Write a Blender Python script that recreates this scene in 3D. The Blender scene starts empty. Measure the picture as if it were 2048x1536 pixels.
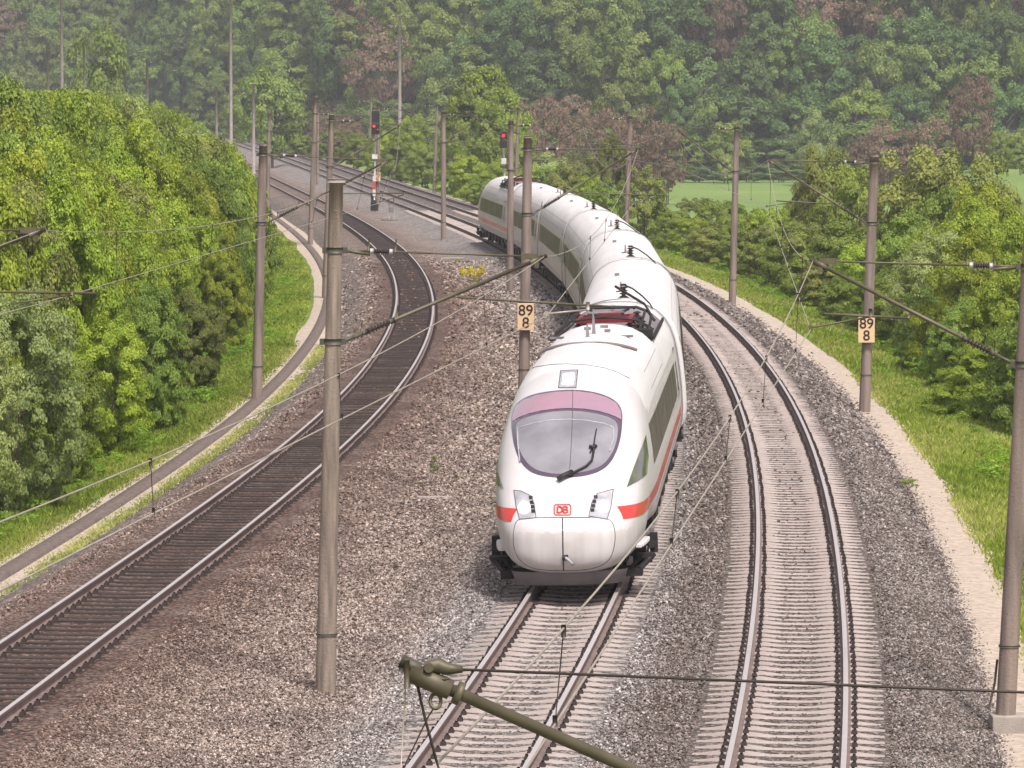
import bpy, bmesh, math, random
import numpy as np
from mathutils import Vector, Matrix
from mathutils.bvhtree import BVHTree

S = bpy.context.scene
COL = S.collection
# ------------------------------------------------------------------ camera, sky, sun, exposure
CAMZ, F, YH = 8.8, 9000.0, 175.0            # metres above the rail top; focal length and horizon row of the 2048 px photograph
PITCH = math.atan((768 - YH) / F)
cam = bpy.data.cameras.new("camera"); cam.sensor_width = 36; cam.lens = F / 2048 * 36
cam.clip_start = 1; cam.clip_end = 6000
camo = bpy.data.objects.new("camera", cam); COL.objects.link(camo)
camo.location = (0, 0, CAMZ); camo.rotation_euler = (math.pi / 2 - PITCH, 0, 0)
S.camera = camo
SUN_EL, SUN_AZ = math.radians(57), math.radians(158)   # azimuth clockwise from +Y: light comes from behind and slightly left
w = bpy.data.worlds.new("World"); S.world = w; w.use_nodes = True
nt = w.node_tree; nt.nodes.clear()
sky = nt.nodes.new("ShaderNodeTexSky"); sky.sky_type = 'NISHITA'; sky.sun_disc = False
sky.sun_elevation = SUN_EL; sky.sun_rotation = SUN_AZ; sky.dust_density = 4; sky.air_density = 1; sky.ozone_density = 1
hs = nt.nodes.new("ShaderNodeHueSaturation"); hs.inputs['Saturation'].default_value = 0.25
mx = nt.nodes.new("ShaderNodeMix"); mx.data_type = 'RGBA'; mx.blend_type = 'MULTIPLY'; mx.inputs[0].default_value = 1
mx.inputs[7].default_value = (1.06, 0.97, 0.97, 1)
bg = nt.nodes.new("ShaderNodeBackground"); bg.inputs[1].default_value = 0.11
wo = nt.nodes.new("ShaderNodeOutputWorld")
nt.links.new(sky.outputs[0], hs.inputs['Color']); nt.links.new(hs.outputs[0], mx.inputs[6])
nt.links.new(mx.outputs[2], bg.inputs[0]); nt.links.new(bg.outputs[0], wo.inputs[0])
sl = bpy.data.lights.new("sun", 'SUN'); sl.energy = 2.7; sl.angle = math.radians(8); sl.color = (1.0, 0.95, 0.90)
so = bpy.data.objects.new("sun", sl); COL.objects.link(so)
d = Vector((math.sin(SUN_AZ) * math.cos(SUN_EL), math.cos(SUN_AZ) * math.cos(SUN_EL), math.sin(SUN_EL)))
so.rotation_euler = d.to_track_quat('Z', 'Y').to_euler(); so.location = (0, -20, 60)
S.view_settings.view_transform = 'Standard'; S.view_settings.look = 'None'; S.view_settings.gamma = 1
S.view_settings.exposure = 0.42
S.cycles.max_bounces = 6; S.cycles.transparent_max_bounces = 6; S.cycles.volume_bounces = 0
rnd = random.Random(7)

# ------------------------------------------------------------------ materials
MATS = {}
def N(t, typ, **kw):
    n = t.nodes.new(typ)
    for k, v in kw.items():
        if isinstance(k, str) and k.startswith('_'): setattr(n, k[1:], v)
        else: n.inputs[k].default_value = v
    return n
def rgba(c): return (c[0], c[1], c[2], 1)
def mat(name, col, rough=.7, metal=0, var=.25, scale=3.0, col2=None, bump=0, bscale=40, emit=None, spec=.5, coat=0, attr=None):
    """procedural: two colours mixed by noise (or a stored per-piece value), optional bump"""
    if name in MATS: return MATS[name]
    m = bpy.data.materials.new(name); m.use_nodes = True; t = m.node_tree
    b = t.nodes['Principled BSDF']; b.inputs['Roughness'].default_value = rough; b.inputs['Metallic'].default_value = metal
    b.inputs['Specular IOR Level'].default_value = spec; b.inputs['Coat Weight'].default_value = coat
    c2 = col2 or tuple(c * (1 - var) for c in col)
    tc = N(t, 'ShaderNodeTexCoord')
    nz = N(t, 'ShaderNodeTexNoise'); nz.inputs['Scale'].default_value = scale; nz.inputs['Detail'].default_value = 6
    t.links.new(tc.outputs['Object'], nz.inputs['Vector'])
    rp = N(t, 'ShaderNodeValToRGB'); rp.color_ramp.elements[0].position = .3; rp.color_ramp.elements[1].position = .7
    rp.color_ramp.elements[0].color = rgba(c2); rp.color_ramp.elements[1].color = rgba(col)
    t.links.new(nz.outputs[0], rp.inputs[0]); t.links.new(rp.outputs[0], b.inputs['Base Color'])
    if bump:
        n2 = N(t, 'ShaderNodeTexNoise'); n2.inputs['Scale'].default_value = bscale; n2.inputs['Detail'].default_value = 4
        t.links.new(tc.outputs['Object'], n2.inputs['Vector'])
        bp = N(t, 'ShaderNodeBump'); bp.inputs['Strength'].default_value = bump; bp.inputs['Distance'].default_value = .03
        t.links.new(n2.outputs[0], bp.inputs['Height']); t.links.new(bp.outputs[0], b.inputs['Normal'])
    if emit:
        b.inputs['Emission Color'].default_value = rgba(emit[0]); b.inputs['Emission Strength'].default_value = emit[1]
    MATS[name] = m; return m

def ramp(t, fac, stops):
    r = N(t, 'ShaderNodeValToRGB'); cr = r.color_ramp
    while len(cr.elements) < len(stops): cr.elements.new(.5)
    for e, (p, c) in zip(cr.elements, stops): e.position = p; e.color = rgba(c)
    t.links.new(fac, r.inputs[0]); return r.outputs[0]
def mixc(t, fac, a, b, mode='MIX'):
    n = t.nodes.new('ShaderNodeMix'); n.data_type = 'RGBA'; n.blend_type = mode
    for i, v in ((0, fac), (6, a), (7, b)):
        if isinstance(v, (int, float)): n.inputs[i].default_value = v
        elif isinstance(v, tuple): n.inputs[i].default_value = rgba(v)
        else: t.links.new(v, n.inputs[i])
    return n.outputs[2]
STONE_GREY = [(0, (.05, .043, .041)), (.2, (.13, .115, .11)), (.48, (.28, .255, .245)), (.78, (.47, .435, .42)), (1, (.74, .70, .68))]
STONE_PINK = [(0, (.045, .032, .027)), (.2, (.15, .112, .092)), (.48, (.315, .25, .215)), (.78, (.49, .405, .355)), (1, (.70, .61, .55))]
STONE_RUST = [(0, (.022, .012, .009)), (.3, (.068, .034, .024)), (.6, (.13, .068, .048)), (.85, (.21, .13, .10)), (1, (.38, .28, .24))]
STONE_DARK = [(0, (.035, .027, .024)), (.3, (.10, .08, .070)), (.6, (.20, .166, .148)), (.88, (.32, .275, .25)), (1, (.54, .475, .44))]
def ballast_mat(name, stones):
    """crushed stone: one tone per stone; 'rust' 'dark' 'grey' values stored on the mesh say which stone tones are mixed in and how strongly"""
    m = bpy.data.materials.new(name); m.use_nodes = True; t = m.node_tree
    b = t.nodes['Principled BSDF']; b.inputs['Roughness'].default_value = .85; b.inputs['Specular IOR Level'].default_value = .3
    tc = N(t, 'ShaderNodeTexCoord')
    if stones:
        a = N(t, 'ShaderNodeAttribute'); a.attribute_name = 'rnd'; fac = a.outputs['Fac']
    else:
        v = N(t, 'ShaderNodeTexVoronoi'); v.inputs['Scale'].default_value = 23; v.voronoi_dimensions = '2D'
        t.links.new(tc.outputs['Object'], v.inputs['Vector'])
        sp = N(t, 'ShaderNodeSeparateColor'); t.links.new(v.outputs['Color'], sp.inputs[0]); fac = sp.outputs[0]
        bp = N(t, 'ShaderNodeBump'); bp.inputs['Strength'].default_value = 1; bp.inputs['Distance'].default_value = .05; bp.invert = True
        t.links.new(v.outputs['Distance'], bp.inputs['Height']); t.links.new(bp.outputs[0], b.inputs['Normal'])
    cols = [ramp(t, fac, s) for s in (STONE_PINK, STONE_GREY, STONE_RUST, STONE_DARK)]
    nz = N(t, 'ShaderNodeTexNoise'); nz.inputs['Scale'].default_value = .5; nz.inputs['Detail'].default_value = 5
    t.links.new(tc.outputs['Object'], nz.inputs['Vector'])
    out = cols[0]
    for nm, c, k in (('grey', cols[1], .9), ('rust', cols[2], .9), ('dark', cols[3], .9)):
        a = N(t, 'ShaderNodeAttribute'); a.attribute_name = nm
        mt = N(t, 'ShaderNodeMath'); mt.operation = 'ADD'; t.links.new(a.outputs['Fac'], mt.inputs[0])
        ms = N(t, 'ShaderNodeMath'); ms.operation = 'MULTIPLY_ADD'; t.links.new(nz.outputs[0], ms.inputs[0]); ms.inputs[1].default_value = 1.2; ms.inputs[2].default_value = -.6
        t.links.new(ms.outputs[0], mt.inputs[1]); mt.use_clamp = True
        out = mixc(t, mt.outputs[0], out, c)
    t.links.new(out, b.inputs['Base Color']); return m
M_BALLAST = ballast_mat('ballast_base', False); M_STONES = ballast_mat('ballast_stones', True)

def leaf_mat(name, dark, light, trans=.35, hue=.03):
    m = bpy.data.materials.new(name); m.use_nodes = True; t = m.node_tree
    b = t.nodes['Principled BSDF']; b.inputs['Roughness'].default_value = .55; b.inputs['Specular IOR Level'].default_value = .25
    a = N(t, 'ShaderNodeAttribute'); a.attribute_name = 'tone'
    c = ramp(t, a.outputs['Fac'], [(0, dark), (.55, tuple((x + y) / 2 for x, y in zip(dark, light))), (1, light)])
    oi = N(t, 'ShaderNodeObjectInfo')
    h = N(t, 'ShaderNodeHueSaturation')
    mr = N(t, 'ShaderNodeMapRange'); mr.inputs[3].default_value = .5 - hue; mr.inputs[4].default_value = .5 + hue
    t.links.new(oi.outputs['Random'], mr.inputs[0]); t.links.new(mr.outputs[0], h.inputs['Hue'])
    mv = N(t, 'ShaderNodeMapRange'); mv.inputs[3].default_value = .8; mv.inputs[4].default_value = 1.18
    mm = N(t, 'ShaderNodeMath'); mm.operation = 'MULTIPLY'; mm.inputs[1].default_value = 7.31; t.links.new(oi.outputs['Random'], mm.inputs[0])
    fr = N(t, 'ShaderNodeMath'); fr.operation = 'FRACT'; t.links.new(mm.outputs[0], fr.inputs[0]); t.links.new(fr.outputs[0], mv.inputs[0])
    t.links.new(mv.outputs[0], h.inputs['Value']); t.links.new(c, h.inputs['Color'])
    t.links.new(h.outputs[0], b.inputs['Base Color'])
    tr = N(t, 'ShaderNodeBsdfTranslucent'); t.links.new(h.outputs[0], tr.inputs[0])
    ms = N(t, 'ShaderNodeMixShader'); ms.inputs[0].default_value = trans
    t.links.new(b.outputs[0], ms.inputs[1]); t.links.new(tr.outputs[0], ms.inputs[2])
    t.links.new(ms.outputs[0], t.nodes['Material Output'].inputs[0]); return m
LEAF = dict(
    bright=leaf_mat('leaf_bright', (.155, .24, .02), (.54, .635, .075), .38, hue=.012),
    mid=leaf_mat('leaf_mid', (.11, .18, .025), (.37, .47, .085), .34, hue=.012),
    pale=leaf_mat('leaf_pale', (.21, .28, .08), (.52, .60, .22), .36, hue=.01),
    olive=leaf_mat('leaf_olive', (.13, .165, .035), (.37, .40, .10), .33, hue=.012),
    deep=leaf_mat('leaf_deep', (.055, .105, .032), (.225, .34, .088), .28, hue=.015),
    forest=leaf_mat('leaf_forest', (.105, .165, .035), (.38, .48, .11), .30, hue=.02),
    brown=leaf_mat('leaf_brown', (.16, .105, .07), (.37, .265, .19), hue=.015),
    herb=leaf_mat('leaf_herb', (.13, .22, .015), (.36, .50, .05), .45),
    flower=leaf_mat('leaf_flower', (.5, .42, .01), (.85, .72, .02), hue=.005),
)
M_BARK = mat('bark', (.13, .10, .08), .9, var=.5, scale=6, bump=.6)
M_CONC = mat('mast_concrete', (.34, .265, .225), .85, col2=(.15, .12, .105), scale=2.2, bump=.4, bscale=30)
M_CONCG = mat('mast_concrete_lichen', (.36, .29, .235), .85, col2=(.15, .125, .10), scale=4, bump=.4, bscale=30)
def streaks(m, k=(3.0, 3.0, .25)):
    t = m.node_tree; tc = next(n for n in t.nodes if n.type == 'TEX_COORD'); nz = next(n for n in t.nodes if n.type == 'TEX_NOISE')
    mp = N(t, 'ShaderNodeMapping'); mp.inputs['Scale'].default_value = k; t.links.new(tc.outputs['Object'], mp.inputs[0]); t.links.new(mp.outputs[0], nz.inputs['Vector'])
for m_ in (M_CONC, M_CONCG): streaks(m_)
M_POLEP = mat('pole_pale', (.38, .33, .31), .85, col2=(.27, .23, .215), scale=2)
M_BASE = mat('concrete_base', (.42, .37, .33), .9, bump=.5)
M_SLEEP = mat('sleeper_concrete', (.47, .405, .375), .85, col2=(.34, .285, .26), scale=1.5, bump=.3)
M_SLEEPD = mat('sleeper_dark', (.062, .043, .038), .8, col2=(.03, .021, .019), scale=3, bump=.5)
M_CLIP = mat('rail_clip', (.035, .022, .02), .7, metal=.2)
M_RAILTOP = mat('rail_polished', (.60, .56, .555), .4, metal=.3, var=.1)
M_RAILSIDE = mat('rail_rusty', (.24, .18, .165), .7, col2=(.17, .12, .11), scale=4)
M_STEEL = mat('galvanised_dark', (.12, .115, .09), .6, metal=.3, var=.4)
M_TUBE = mat('tube_olive', (.155, .135, .09), .55, metal=.3, var=.3, scale=8)
M_WIRE = mat('wire_pale', (.50, .44, .38), .5, metal=.3)
M_WIRED = mat('wire_dark', (.06, .045, .04), .6, metal=.3)
M_INS = mat('insulator_brown', (.05, .032, .03), .25, var=.2, coat=.5)
M_INSW = mat('insulator_cap', (.62, .60, .62), .4, metal=.3)
M_WHITE = mat('train_white', (.70, .685, .69), .38, col2=(.655, .63, .635), scale=1.6, spec=.35, coat=.15)
M_ROOF = mat('train_roof', (.72, .71, .715), .75, col2=(.64, .62, .625), scale=1.3, spec=.15)
M_DIRTW = mat('train_white_lower', (.66, .635, .63), .45, col2=(.55, .52, .505), scale=2)
M_RED = mat('train_red', (.72, .055, .04), .35, var=.08, coat=.4)
M_GLASS = mat('windscreen', (.36, .35, .385), .08, col2=(.18, .172, .195), scale=1.1, spec=1, coat=1)
M_GLASSF = mat('windscreen_border', (.11, .075, .12), .15, spec=1, coat=1)
M_GLASSP = mat('windscreen_sunband', (.50, .27, .33), .12, col2=(.40, .25, .36), scale=1.2, spec=1, coat=1)
M_SIDEG = mat('side_glass', (.075, .058, .068), .3, col2=(.15, .12, .13), scale=2.5, spec=.2)
def side_glass():
    m = MATS['side_glass']; t = m.node_tree; tc = next(n for n in t.nodes if n.type == 'TEX_COORD'); nz = next(n for n in t.nodes if n.type == 'TEX_NOISE')
    mp = N(t, 'ShaderNodeMapping'); mp.inputs['Scale'].default_value = (.2, 3.0, .25); t.links.new(tc.outputs['Object'], mp.inputs[0]); t.links.new(mp.outputs[0], nz.inputs['Vector'])
side_glass()
M_CABG = mat('cab_glass', (.06, .065, .045), .06, col2=(.13, .15, .07), scale=3, spec=1, coat=1)
M_SEAM = mat('seam_dark', (.10, .085, .09), .8)
M_BLACK = mat('black_rubber', (.02, .018, .018), .6)
M_UNDER = mat('underframe', (.035, .03, .03), .7, metal=.2, var=.5)
M_GREY = mat('grey_plastic', (.22, .20, .21), .6)
M_GREYL = mat('seam_light', (.25, .235, .24), .8)
M_LAMPG = mat('lamp_glass', (.34, .34, .38), .12, col2=(.50, .50, .54), scale=6)
M_LIT = mat('headlight_lit', (1, 1, 1), .3, emit=((1, .98, .97), 9.0))
M_REDMETAL = mat('pantograph_red', (.24, .02, .028), .5, var=.3)
M_SIGLIT = mat('signal_red_lit', (1, .05, .05), .3, emit=((1, .02, .02), 4.0))
M_SIGDIM = mat('signal_red_dim', (.35, .03, .04), .4, emit=((1, .03, .05), .5))
M_SIGN = mat('sign_cream', (.80, .56, .33), .5, var=.08)
M_INK = mat('sign_ink', (.02, .018, .016), .6)
M_SIGW = mat('signal_white', (.75, .72, .70), .5)
M_SIGR = mat('signal_red_paint', (.60, .07, .06), .5)
M_SAND = mat('sandy_path', (.60, .51, .42), .95, col2=(.38, .31, .245), scale=7, bump=.8, bscale=30)
M_TROUGH = mat('trough_lid', (.22, .17, .15), .9, col2=(.10, .078, .068), scale=9, bump=.6)
def ground_mat():
    m = bpy.data.materials.new('meadow'); m.use_nodes = True; t = m.node_tree
    b = t.nodes['Principled BSDF']; b.inputs['Roughness'].default_value = .95; b.inputs['Specular IOR Level'].default_value = .1
    tc = N(t, 'ShaderNodeTexCoord')
    n1 = N(t, 'ShaderNodeTexNoise'); n1.inputs['Scale'].default_value = .35; n1.inputs['Detail'].default_value = 8
    n2 = N(t, 'ShaderNodeTexNoise'); n2.inputs['Scale'].default_value = 6; n2.inputs['Detail'].default_value = 6
    for n in (n1, n2): t.links.new(tc.outputs['Object'], n.inputs['Vector'])
    c1 = ramp(t, n1.outputs[0], [(.3, (.20, .17, .08)), (.42, (.17, .22, .05)), (.6, (.20, .28, .055)), (.75, (.29, .33, .10))])
    c2 = ramp(t, n2.outputs[0], [(.3, (.55, .55, .5)), (.7, (1.15, 1.15, 1.1))])
    c = mixc(t, 1.0, c1, c2, 'MULTIPLY')
    sx = N(t, 'ShaderNodeSeparateXYZ'); t.links.new(tc.outputs['Object'], sx.inputs[0])
    mr = N(t, 'ShaderNodeMapRange'); mr.inputs[1].default_value = 430; mr.inputs[2].default_value = 445
    t.links.new(sx.outputs[1], mr.inputs[0])
    n3 = N(t, 'ShaderNodeTexNoise'); n3.inputs['Scale'].default_value = .05; t.links.new(tc.outputs['Object'], n3.inputs['Vector'])
    c3 = ramp(t, n3.outputs[0], [(.3, (.16, .25, .07)), (.7, (.22, .31, .095))])
    c = mixc(t, mr.outputs[0], c, c3)
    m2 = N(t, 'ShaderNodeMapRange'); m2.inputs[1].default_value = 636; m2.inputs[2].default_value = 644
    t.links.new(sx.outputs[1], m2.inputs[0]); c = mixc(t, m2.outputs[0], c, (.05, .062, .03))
    t.links.new(c, b.inputs['Base Color'])
    bp = N(t, 'ShaderNodeBump'); bp.inputs['Strength'].default_value = .8; bp.inputs['Distance'].default_value = .1
    t.links.new(n2.outputs[0], bp.inputs['Height']); t.links.new(bp.outputs[0], b.inputs['Normal'])
    return m
M_GROUND = ground_mat()

# ------------------------------------------------------------------ helpers
def tag(o, label=None, cat=None, group=None, kind=None):
    if label: o['label'] = label
    if cat: o['category'] = cat
    if group: o['group'] = group
    if kind: o['kind'] = kind
    return o
def empty(name, loc, rz=0):
    o = bpy.data.objects.new(name, None); COL.objects.link(o); o.empty_display_size = .3
    o.location = loc; o.rotation_euler = (0, 0, rz); return o
def link_mesh(name, me, parent=None, origin=None):
    o = bpy.data.objects.new(name, me); COL.objects.link(o)
    if parent: o.parent = parent
    if origin is not None: o.location = origin
    return o
def fast_mesh(name, V, idx, nside, mats, attrs=None, matidx=None, smooth=False):
    """V (n,3) array; idx (m,nside) int array"""
    me = bpy.data.meshes.new(name); nf = len(idx)
    me.vertices.add(len(V)); me.vertices.foreach_set('co', np.asarray(V, np.float32).ravel())
    me.loops.add(nf * nside); me.loops.foreach_set('vertex_index', np.asarray(idx, np.int32).ravel())
    me.polygons.add(nf)
    me.polygons.foreach_set('loop_start', np.arange(0, nf * nside, nside, dtype=np.int32))
    me.polygons.foreach_set('loop_total', np.full(nf, nside, np.int32))
    for m in mats: me.materials.append(m)
    if matidx is not None: me.polygons.foreach_set('material_index', np.asarray(matidx, np.int32))
    me.polygons.foreach_set('use_smooth', np.full(nf, smooth))
    me.update(calc_edges=True)
    for k, a in (attrs or {}).items():
        at = me.attributes.new(k, 'FLOAT', 'POINT'); at.data.foreach_set('value', np.asarray(a, np.float32))
    return me

class MB:
    def __init__(s): s.v = []; s.f = []; s.m = []; s.sm = []
    def add(s, V, Fc, mi=0, sm=False):
        b = len(s.v); s.v += [tuple(v) for v in V]
        s.f += [tuple(b + i for i in f) for f in Fc]; s.m += [mi] * len(Fc); s.sm += [sm] * len(Fc)
        return s
    def box(s, c, size, mi=0, R=None, taper=1.0):
        hx, hy, hz = size[0] / 2, size[1] / 2, size[2] / 2
        P = [Vector((x * hx * (taper if z > 0 else 1), y * hy * (taper if z > 0 else 1), z * hz)) for z in (-1, 1) for x, y in ((-1, -1), (1, -1), (1, 1), (-1, 1))]
        if R is not None: P = [R @ p for p in P]
        c = Vector(c)
        return s.add([c + p for p in P], [(3, 2, 1, 0), (4, 5, 6, 7), (0, 1, 5, 4), (1, 2, 6, 5), (2, 3, 7, 6), (3, 0, 4, 7)], mi)
    def tube(s, pts, r, n=8, mi=0, cap=True, sm=True):
        pts = [Vector(p) for p in pts]; rs = r if isinstance(r, (list, tuple)) else [r] * len(pts)
        V = []; up = Vector((0, 0, 1))
        for i, p in enumerate(pts):
            t = (pts[min(i + 1, len(pts) - 1)] - pts[max(i - 1, 0)])
            t = t.normalized() if t.length > 1e-9 else Vector((0, 0, 1))
            u = up if abs(t.dot(up)) < .95 else Vector((0, 1, 0))
            a = t.cross(u).normalized(); b = a.cross(t).normalized()
            for k in range(n):
                th = 2 * math.pi * k / n
                V.append(p + (a * math.cos(th) + b * math.sin(th)) * rs[i])
        Fc = [(i * n + k, i * n + (k + 1) % n, (i + 1) * n + (k + 1) % n, (i + 1) * n + k) for i in range(len(pts) - 1) for k in range(n)]
        s.add(V, Fc, mi, sm)
        if cap:
            b = len(s.v) - len(V)
            s.f += [tuple(b + k for k in range(n)), tuple(b + (len(pts) - 1) * n + k for k in reversed(range(n)))]; s.m += [mi] * 2; s.sm += [False] * 2
        return s
    def disc_stack(s, p0, p1, r, k, n=12, mi=0):
        p0, p1 = Vector(p0), Vector(p1); pts = []; rs = []
        for i in range(k):
            for q, rr in ((0, .45), (.25, 1), (.5, 1), (.8, .45)):
                pts.append(p0.lerp(p1, (i + q) / k)); rs.append(r * rr)
        return s.tube(pts, rs, n, mi, sm=False)
    def build(s, name, mats, parent=None, world_parent=False, bevel=0):
        me = bpy.data.meshes.new(name); V = s.v
        off = Vector((0, 0, 0))
        if parent is not None and world_parent:
            off = wloc(parent)
            V = [tuple(Vector(v) - off) for v in V]
        me.from_pydata(V, [], s.f)
        for m in (mats if isinstance(mats, (list, tuple)) else [mats]): me.materials.append(m)
        me.polygons.foreach_set('material_index', s.m); me.polygons.foreach_set('use_smooth', s.sm); me.update()
        o = link_mesh(name, me, parent)
        if bevel:
            b = o.modifiers.new('bevel', 'BEVEL'); b.width = bevel; b.segments = 2; b.limit_method = 'ANGLE'
        return o
def wloc(o):
    v = Vector((0, 0, 0))
    while o is not None: v += o.location; o = o.parent
    return v
def at(px, py, Y):
    """the point at distance Y (metres along the ground) that the 2048 px photograph shows at px, py"""
    return Vector(((px - 1024) / F * Y, Y, CAMZ - (py - YH) / F * Y))

# ------------------------------------------------------------------ track alignment (metres; fitted circular curve, radius about 1200 m, then straight)
def cubic(xs, ys):
    xs = np.array(xs, float); ys = np.array(ys, float); n = len(xs); h = np.diff(xs)
    A = np.zeros((n, n)); r = np.zeros(n); A[0, 0] = A[-1, -1] = 1
    for i in range(1, n - 1):
        A[i, i - 1] = h[i - 1]; A[i, i] = 2 * (h[i - 1] + h[i]); A[i, i + 1] = h[i]
        r[i] = 6 * ((ys[i + 1] - ys[i]) / h[i] - (ys[i] - ys[i - 1]) / h[i - 1])
    m = np.linalg.solve(A, r)
    def f(x):
        x = np.asarray(x, float); i = np.clip(np.searchsorted(xs, x) - 1, 0, n - 2); t = x - xs[i]
        hh = h[i]
        return ys[i] + t * ((ys[i + 1] - ys[i]) / hh - hh * (2 * m[i] + m[i + 1]) / 6) + t * t * m[i] / 2 + t ** 3 * (m[i + 1] - m[i]) / (6 * hh)
    return f
_R = cubic([-20, 10, 40, 60, 80, 100, 120, 140, 160, 180, 200, 220, 240, 260, 280, 300, 340, 400, 460, 520, 580, 640, 700, 800],
           [-5.0, -1.1, 1.95, 3.71, 5.12, 6.20, 6.95, 7.36, 7.44, 7.21, 6.66, 5.75, 4.52, 3.02, 1.33, -.46, -4.12, -9.72, -15.25, -20.8, -26.5, -32.3, -38.2, -48])
_G = cubic([-20, 40, 60, 80, 100, 150, 200, 300, 400, 600, 800], [4.3, 4.15, 4.12, 3.92, 3.78, 3.66, 3.72, 3.52, 3.55, 3.7, 3.7])
_L = cubic([-20, 10, 40, 60, 80, 100, 120, 140, 160, 180, 200, 220, 240, 260, 280, 300, 340, 400, 460, 520, 600, 700, 800],
           [-14.2, -11.9, -9.63, -8.18, -6.76, -5.48, -4.5, -3.93, -3.75, -3.91, -4.41, -5.21, -6.3, -7.63, -9.15, -10.82, -14.47, -20.2, -25.9, -31.6, -39.2, -48.7, -58])
Rx = _R; Lx = _L
def Mx(y): return _R(y) - _G(y)
def offs(fx, y, o):
    """points at lateral offset o from the track centre line (right positive)"""
    y = np.asarray(y, float); s = (fx(y + .5) - fx(y - .5)); n = np.sqrt(1 + s * s)
    return fx(y) + o / n, y - o * s / n
# cross sections: lateral offset -> height
PL = ([-400, -60, -30, -12, -8, -4.6, -3.1, -1.85, 0], [-6, -5, -3.2, -1.9, -1.3, -.82, -.78, -.20, -.20])
PR = ([0, 1.85, 3.0, 4.2, 6, 9, 20, 60, 400], [-.20, -.20, -.78, -.84, -1.1, -1.7, -4.0, -4.3, -4.3])
def hill(X, Y):
    px = X / np.maximum(Y, 1) * F + 1024
    yb = np.interp(px, [-600, 250, 760, 1100, 3000], [960, 900, 700, 655, 640])
    g = np.clip(Y - yb, 0, 130) * .46
    hump = 3.5 * np.exp(-((px - 2020) / 130) ** 2) * np.clip((Y - 300) / 120, 0, 1) * np.clip((640 - Y) / 60, 0, 1)
    return g + hump
def gz(X, Y):
    X = np.asarray(X, float); Y = np.asarray(Y, float)
    l, m, r = Lx(Y), Mx(Y), Rx(Y)
    zl = np.interp(X - l, *PL); zr = np.interp(X - r, *PR)
    dl = X - l; dm = m - X
    zc = np.maximum(np.interp(dl, [0, 1.85, 2.7], [-.2, -.2, -.45]), np.interp(dm, [0, 1.85, 2.7], [-.2, -.2, -.45]))
    z = np.where(X < l, zl, np.where(X > r, zr, np.where(X > m, -.2, zc)))
    for c in (l, m, r): z = np.where(np.abs(X - c) < 1.38, np.minimum(z, -.232), z)
    return z + hill(X, Y)
YS = np.concatenate([np.arange(12, 130, 1.0), np.arange(130, 300, 2.5), np.arange(300, 720, 8.0), [760.0, 800.0]])
def strip(name, fx, os_, zs, mats, label=None, kind='structure', Ys=YS, attrs=None, dz=0, jag=None):
    rs = np.random.RandomState(3); rows = []
    for j, o in enumerate(os_):
        oo = np.full(len(Ys), float(o))
        if jag and jag[j]: oo = oo + np.convolve(rs.normal(size=len(Ys) + 4), [.2, .3, .3, .2, .1], 'valid')[:len(Ys)] * jag[j]
        x, y = offs(fx, Ys, oo); rows.append(np.c_[x, y, np.full(len(Ys), zs[j] + dz)])
    V = np.stack(rows, 1); n, c = V.shape[:2]; V = V.reshape(-1, 3)
    i = np.arange(n - 1)[:, None] * c + np.arange(c - 1)[None]
    idx = np.stack([i, i + 1, i + 1 + c, i + c], -1).reshape(-1, 4)
    me = fast_mesh(name, V, idx, 4, mats, attrs(V) if attrs else None, smooth=True)
    o = link_mesh(name, me); o['kind'] = kind
    return o

def tint(V):
    """how rust-coloured, dark or freshly grey the ballast is, by place"""
    X, Y = V[:, 0], V[:, 1]; l, m, r = Lx(Y), Mx(Y), Rx(Y)
    dl = X - l
    rust = np.interp(np.abs(dl), [0, 1.2, 2.0, 3.0], [.95, .85, .45, 0]) + .25 * np.exp(-((X - (l + 3)) / 1.0) ** 2)
    rust = np.where(Y > 230, rust * .6, rust)
    rust = np.maximum(rust, (np.abs(X - r) < 1.4) * .45); rust = np.maximum(rust, np.exp(-((X - (r - 1.8)) / .5) ** 2) * .35)  # right track: rust tone mixed in to darken the stones between its sleepers
    grey = np.clip((X - (m - 2.9)) / 1.0, 0, 1) * .95
    grey = np.maximum(grey, np.clip((Y - 130) / 130, 0, 1) * np.clip((dl - 3.0) / 1.0, 0, 1) * .75)
    dark = np.exp(-((X - (r - 1.75)) / .55) ** 2) * .8 + np.clip((X - (r + .9)) / .6, 0, 1) * .75 + np.clip(-(dl + 1.9) / .6, 0, 1) * .75
    dark = np.maximum(dark, (np.abs(X - r) < 1.45) * 1.0); dark = np.maximum(dark, (np.abs(X - m) < 1.3) * .6)  # darker stones inside the right and middle tracks
    dark = dark + .45 * np.exp(-((X - (l + 4.9)) / .5) ** 2) * (Y < 95)
    return dict(rust=rust, grey=grey, dark=np.clip(dark, 0, 1))
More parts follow.
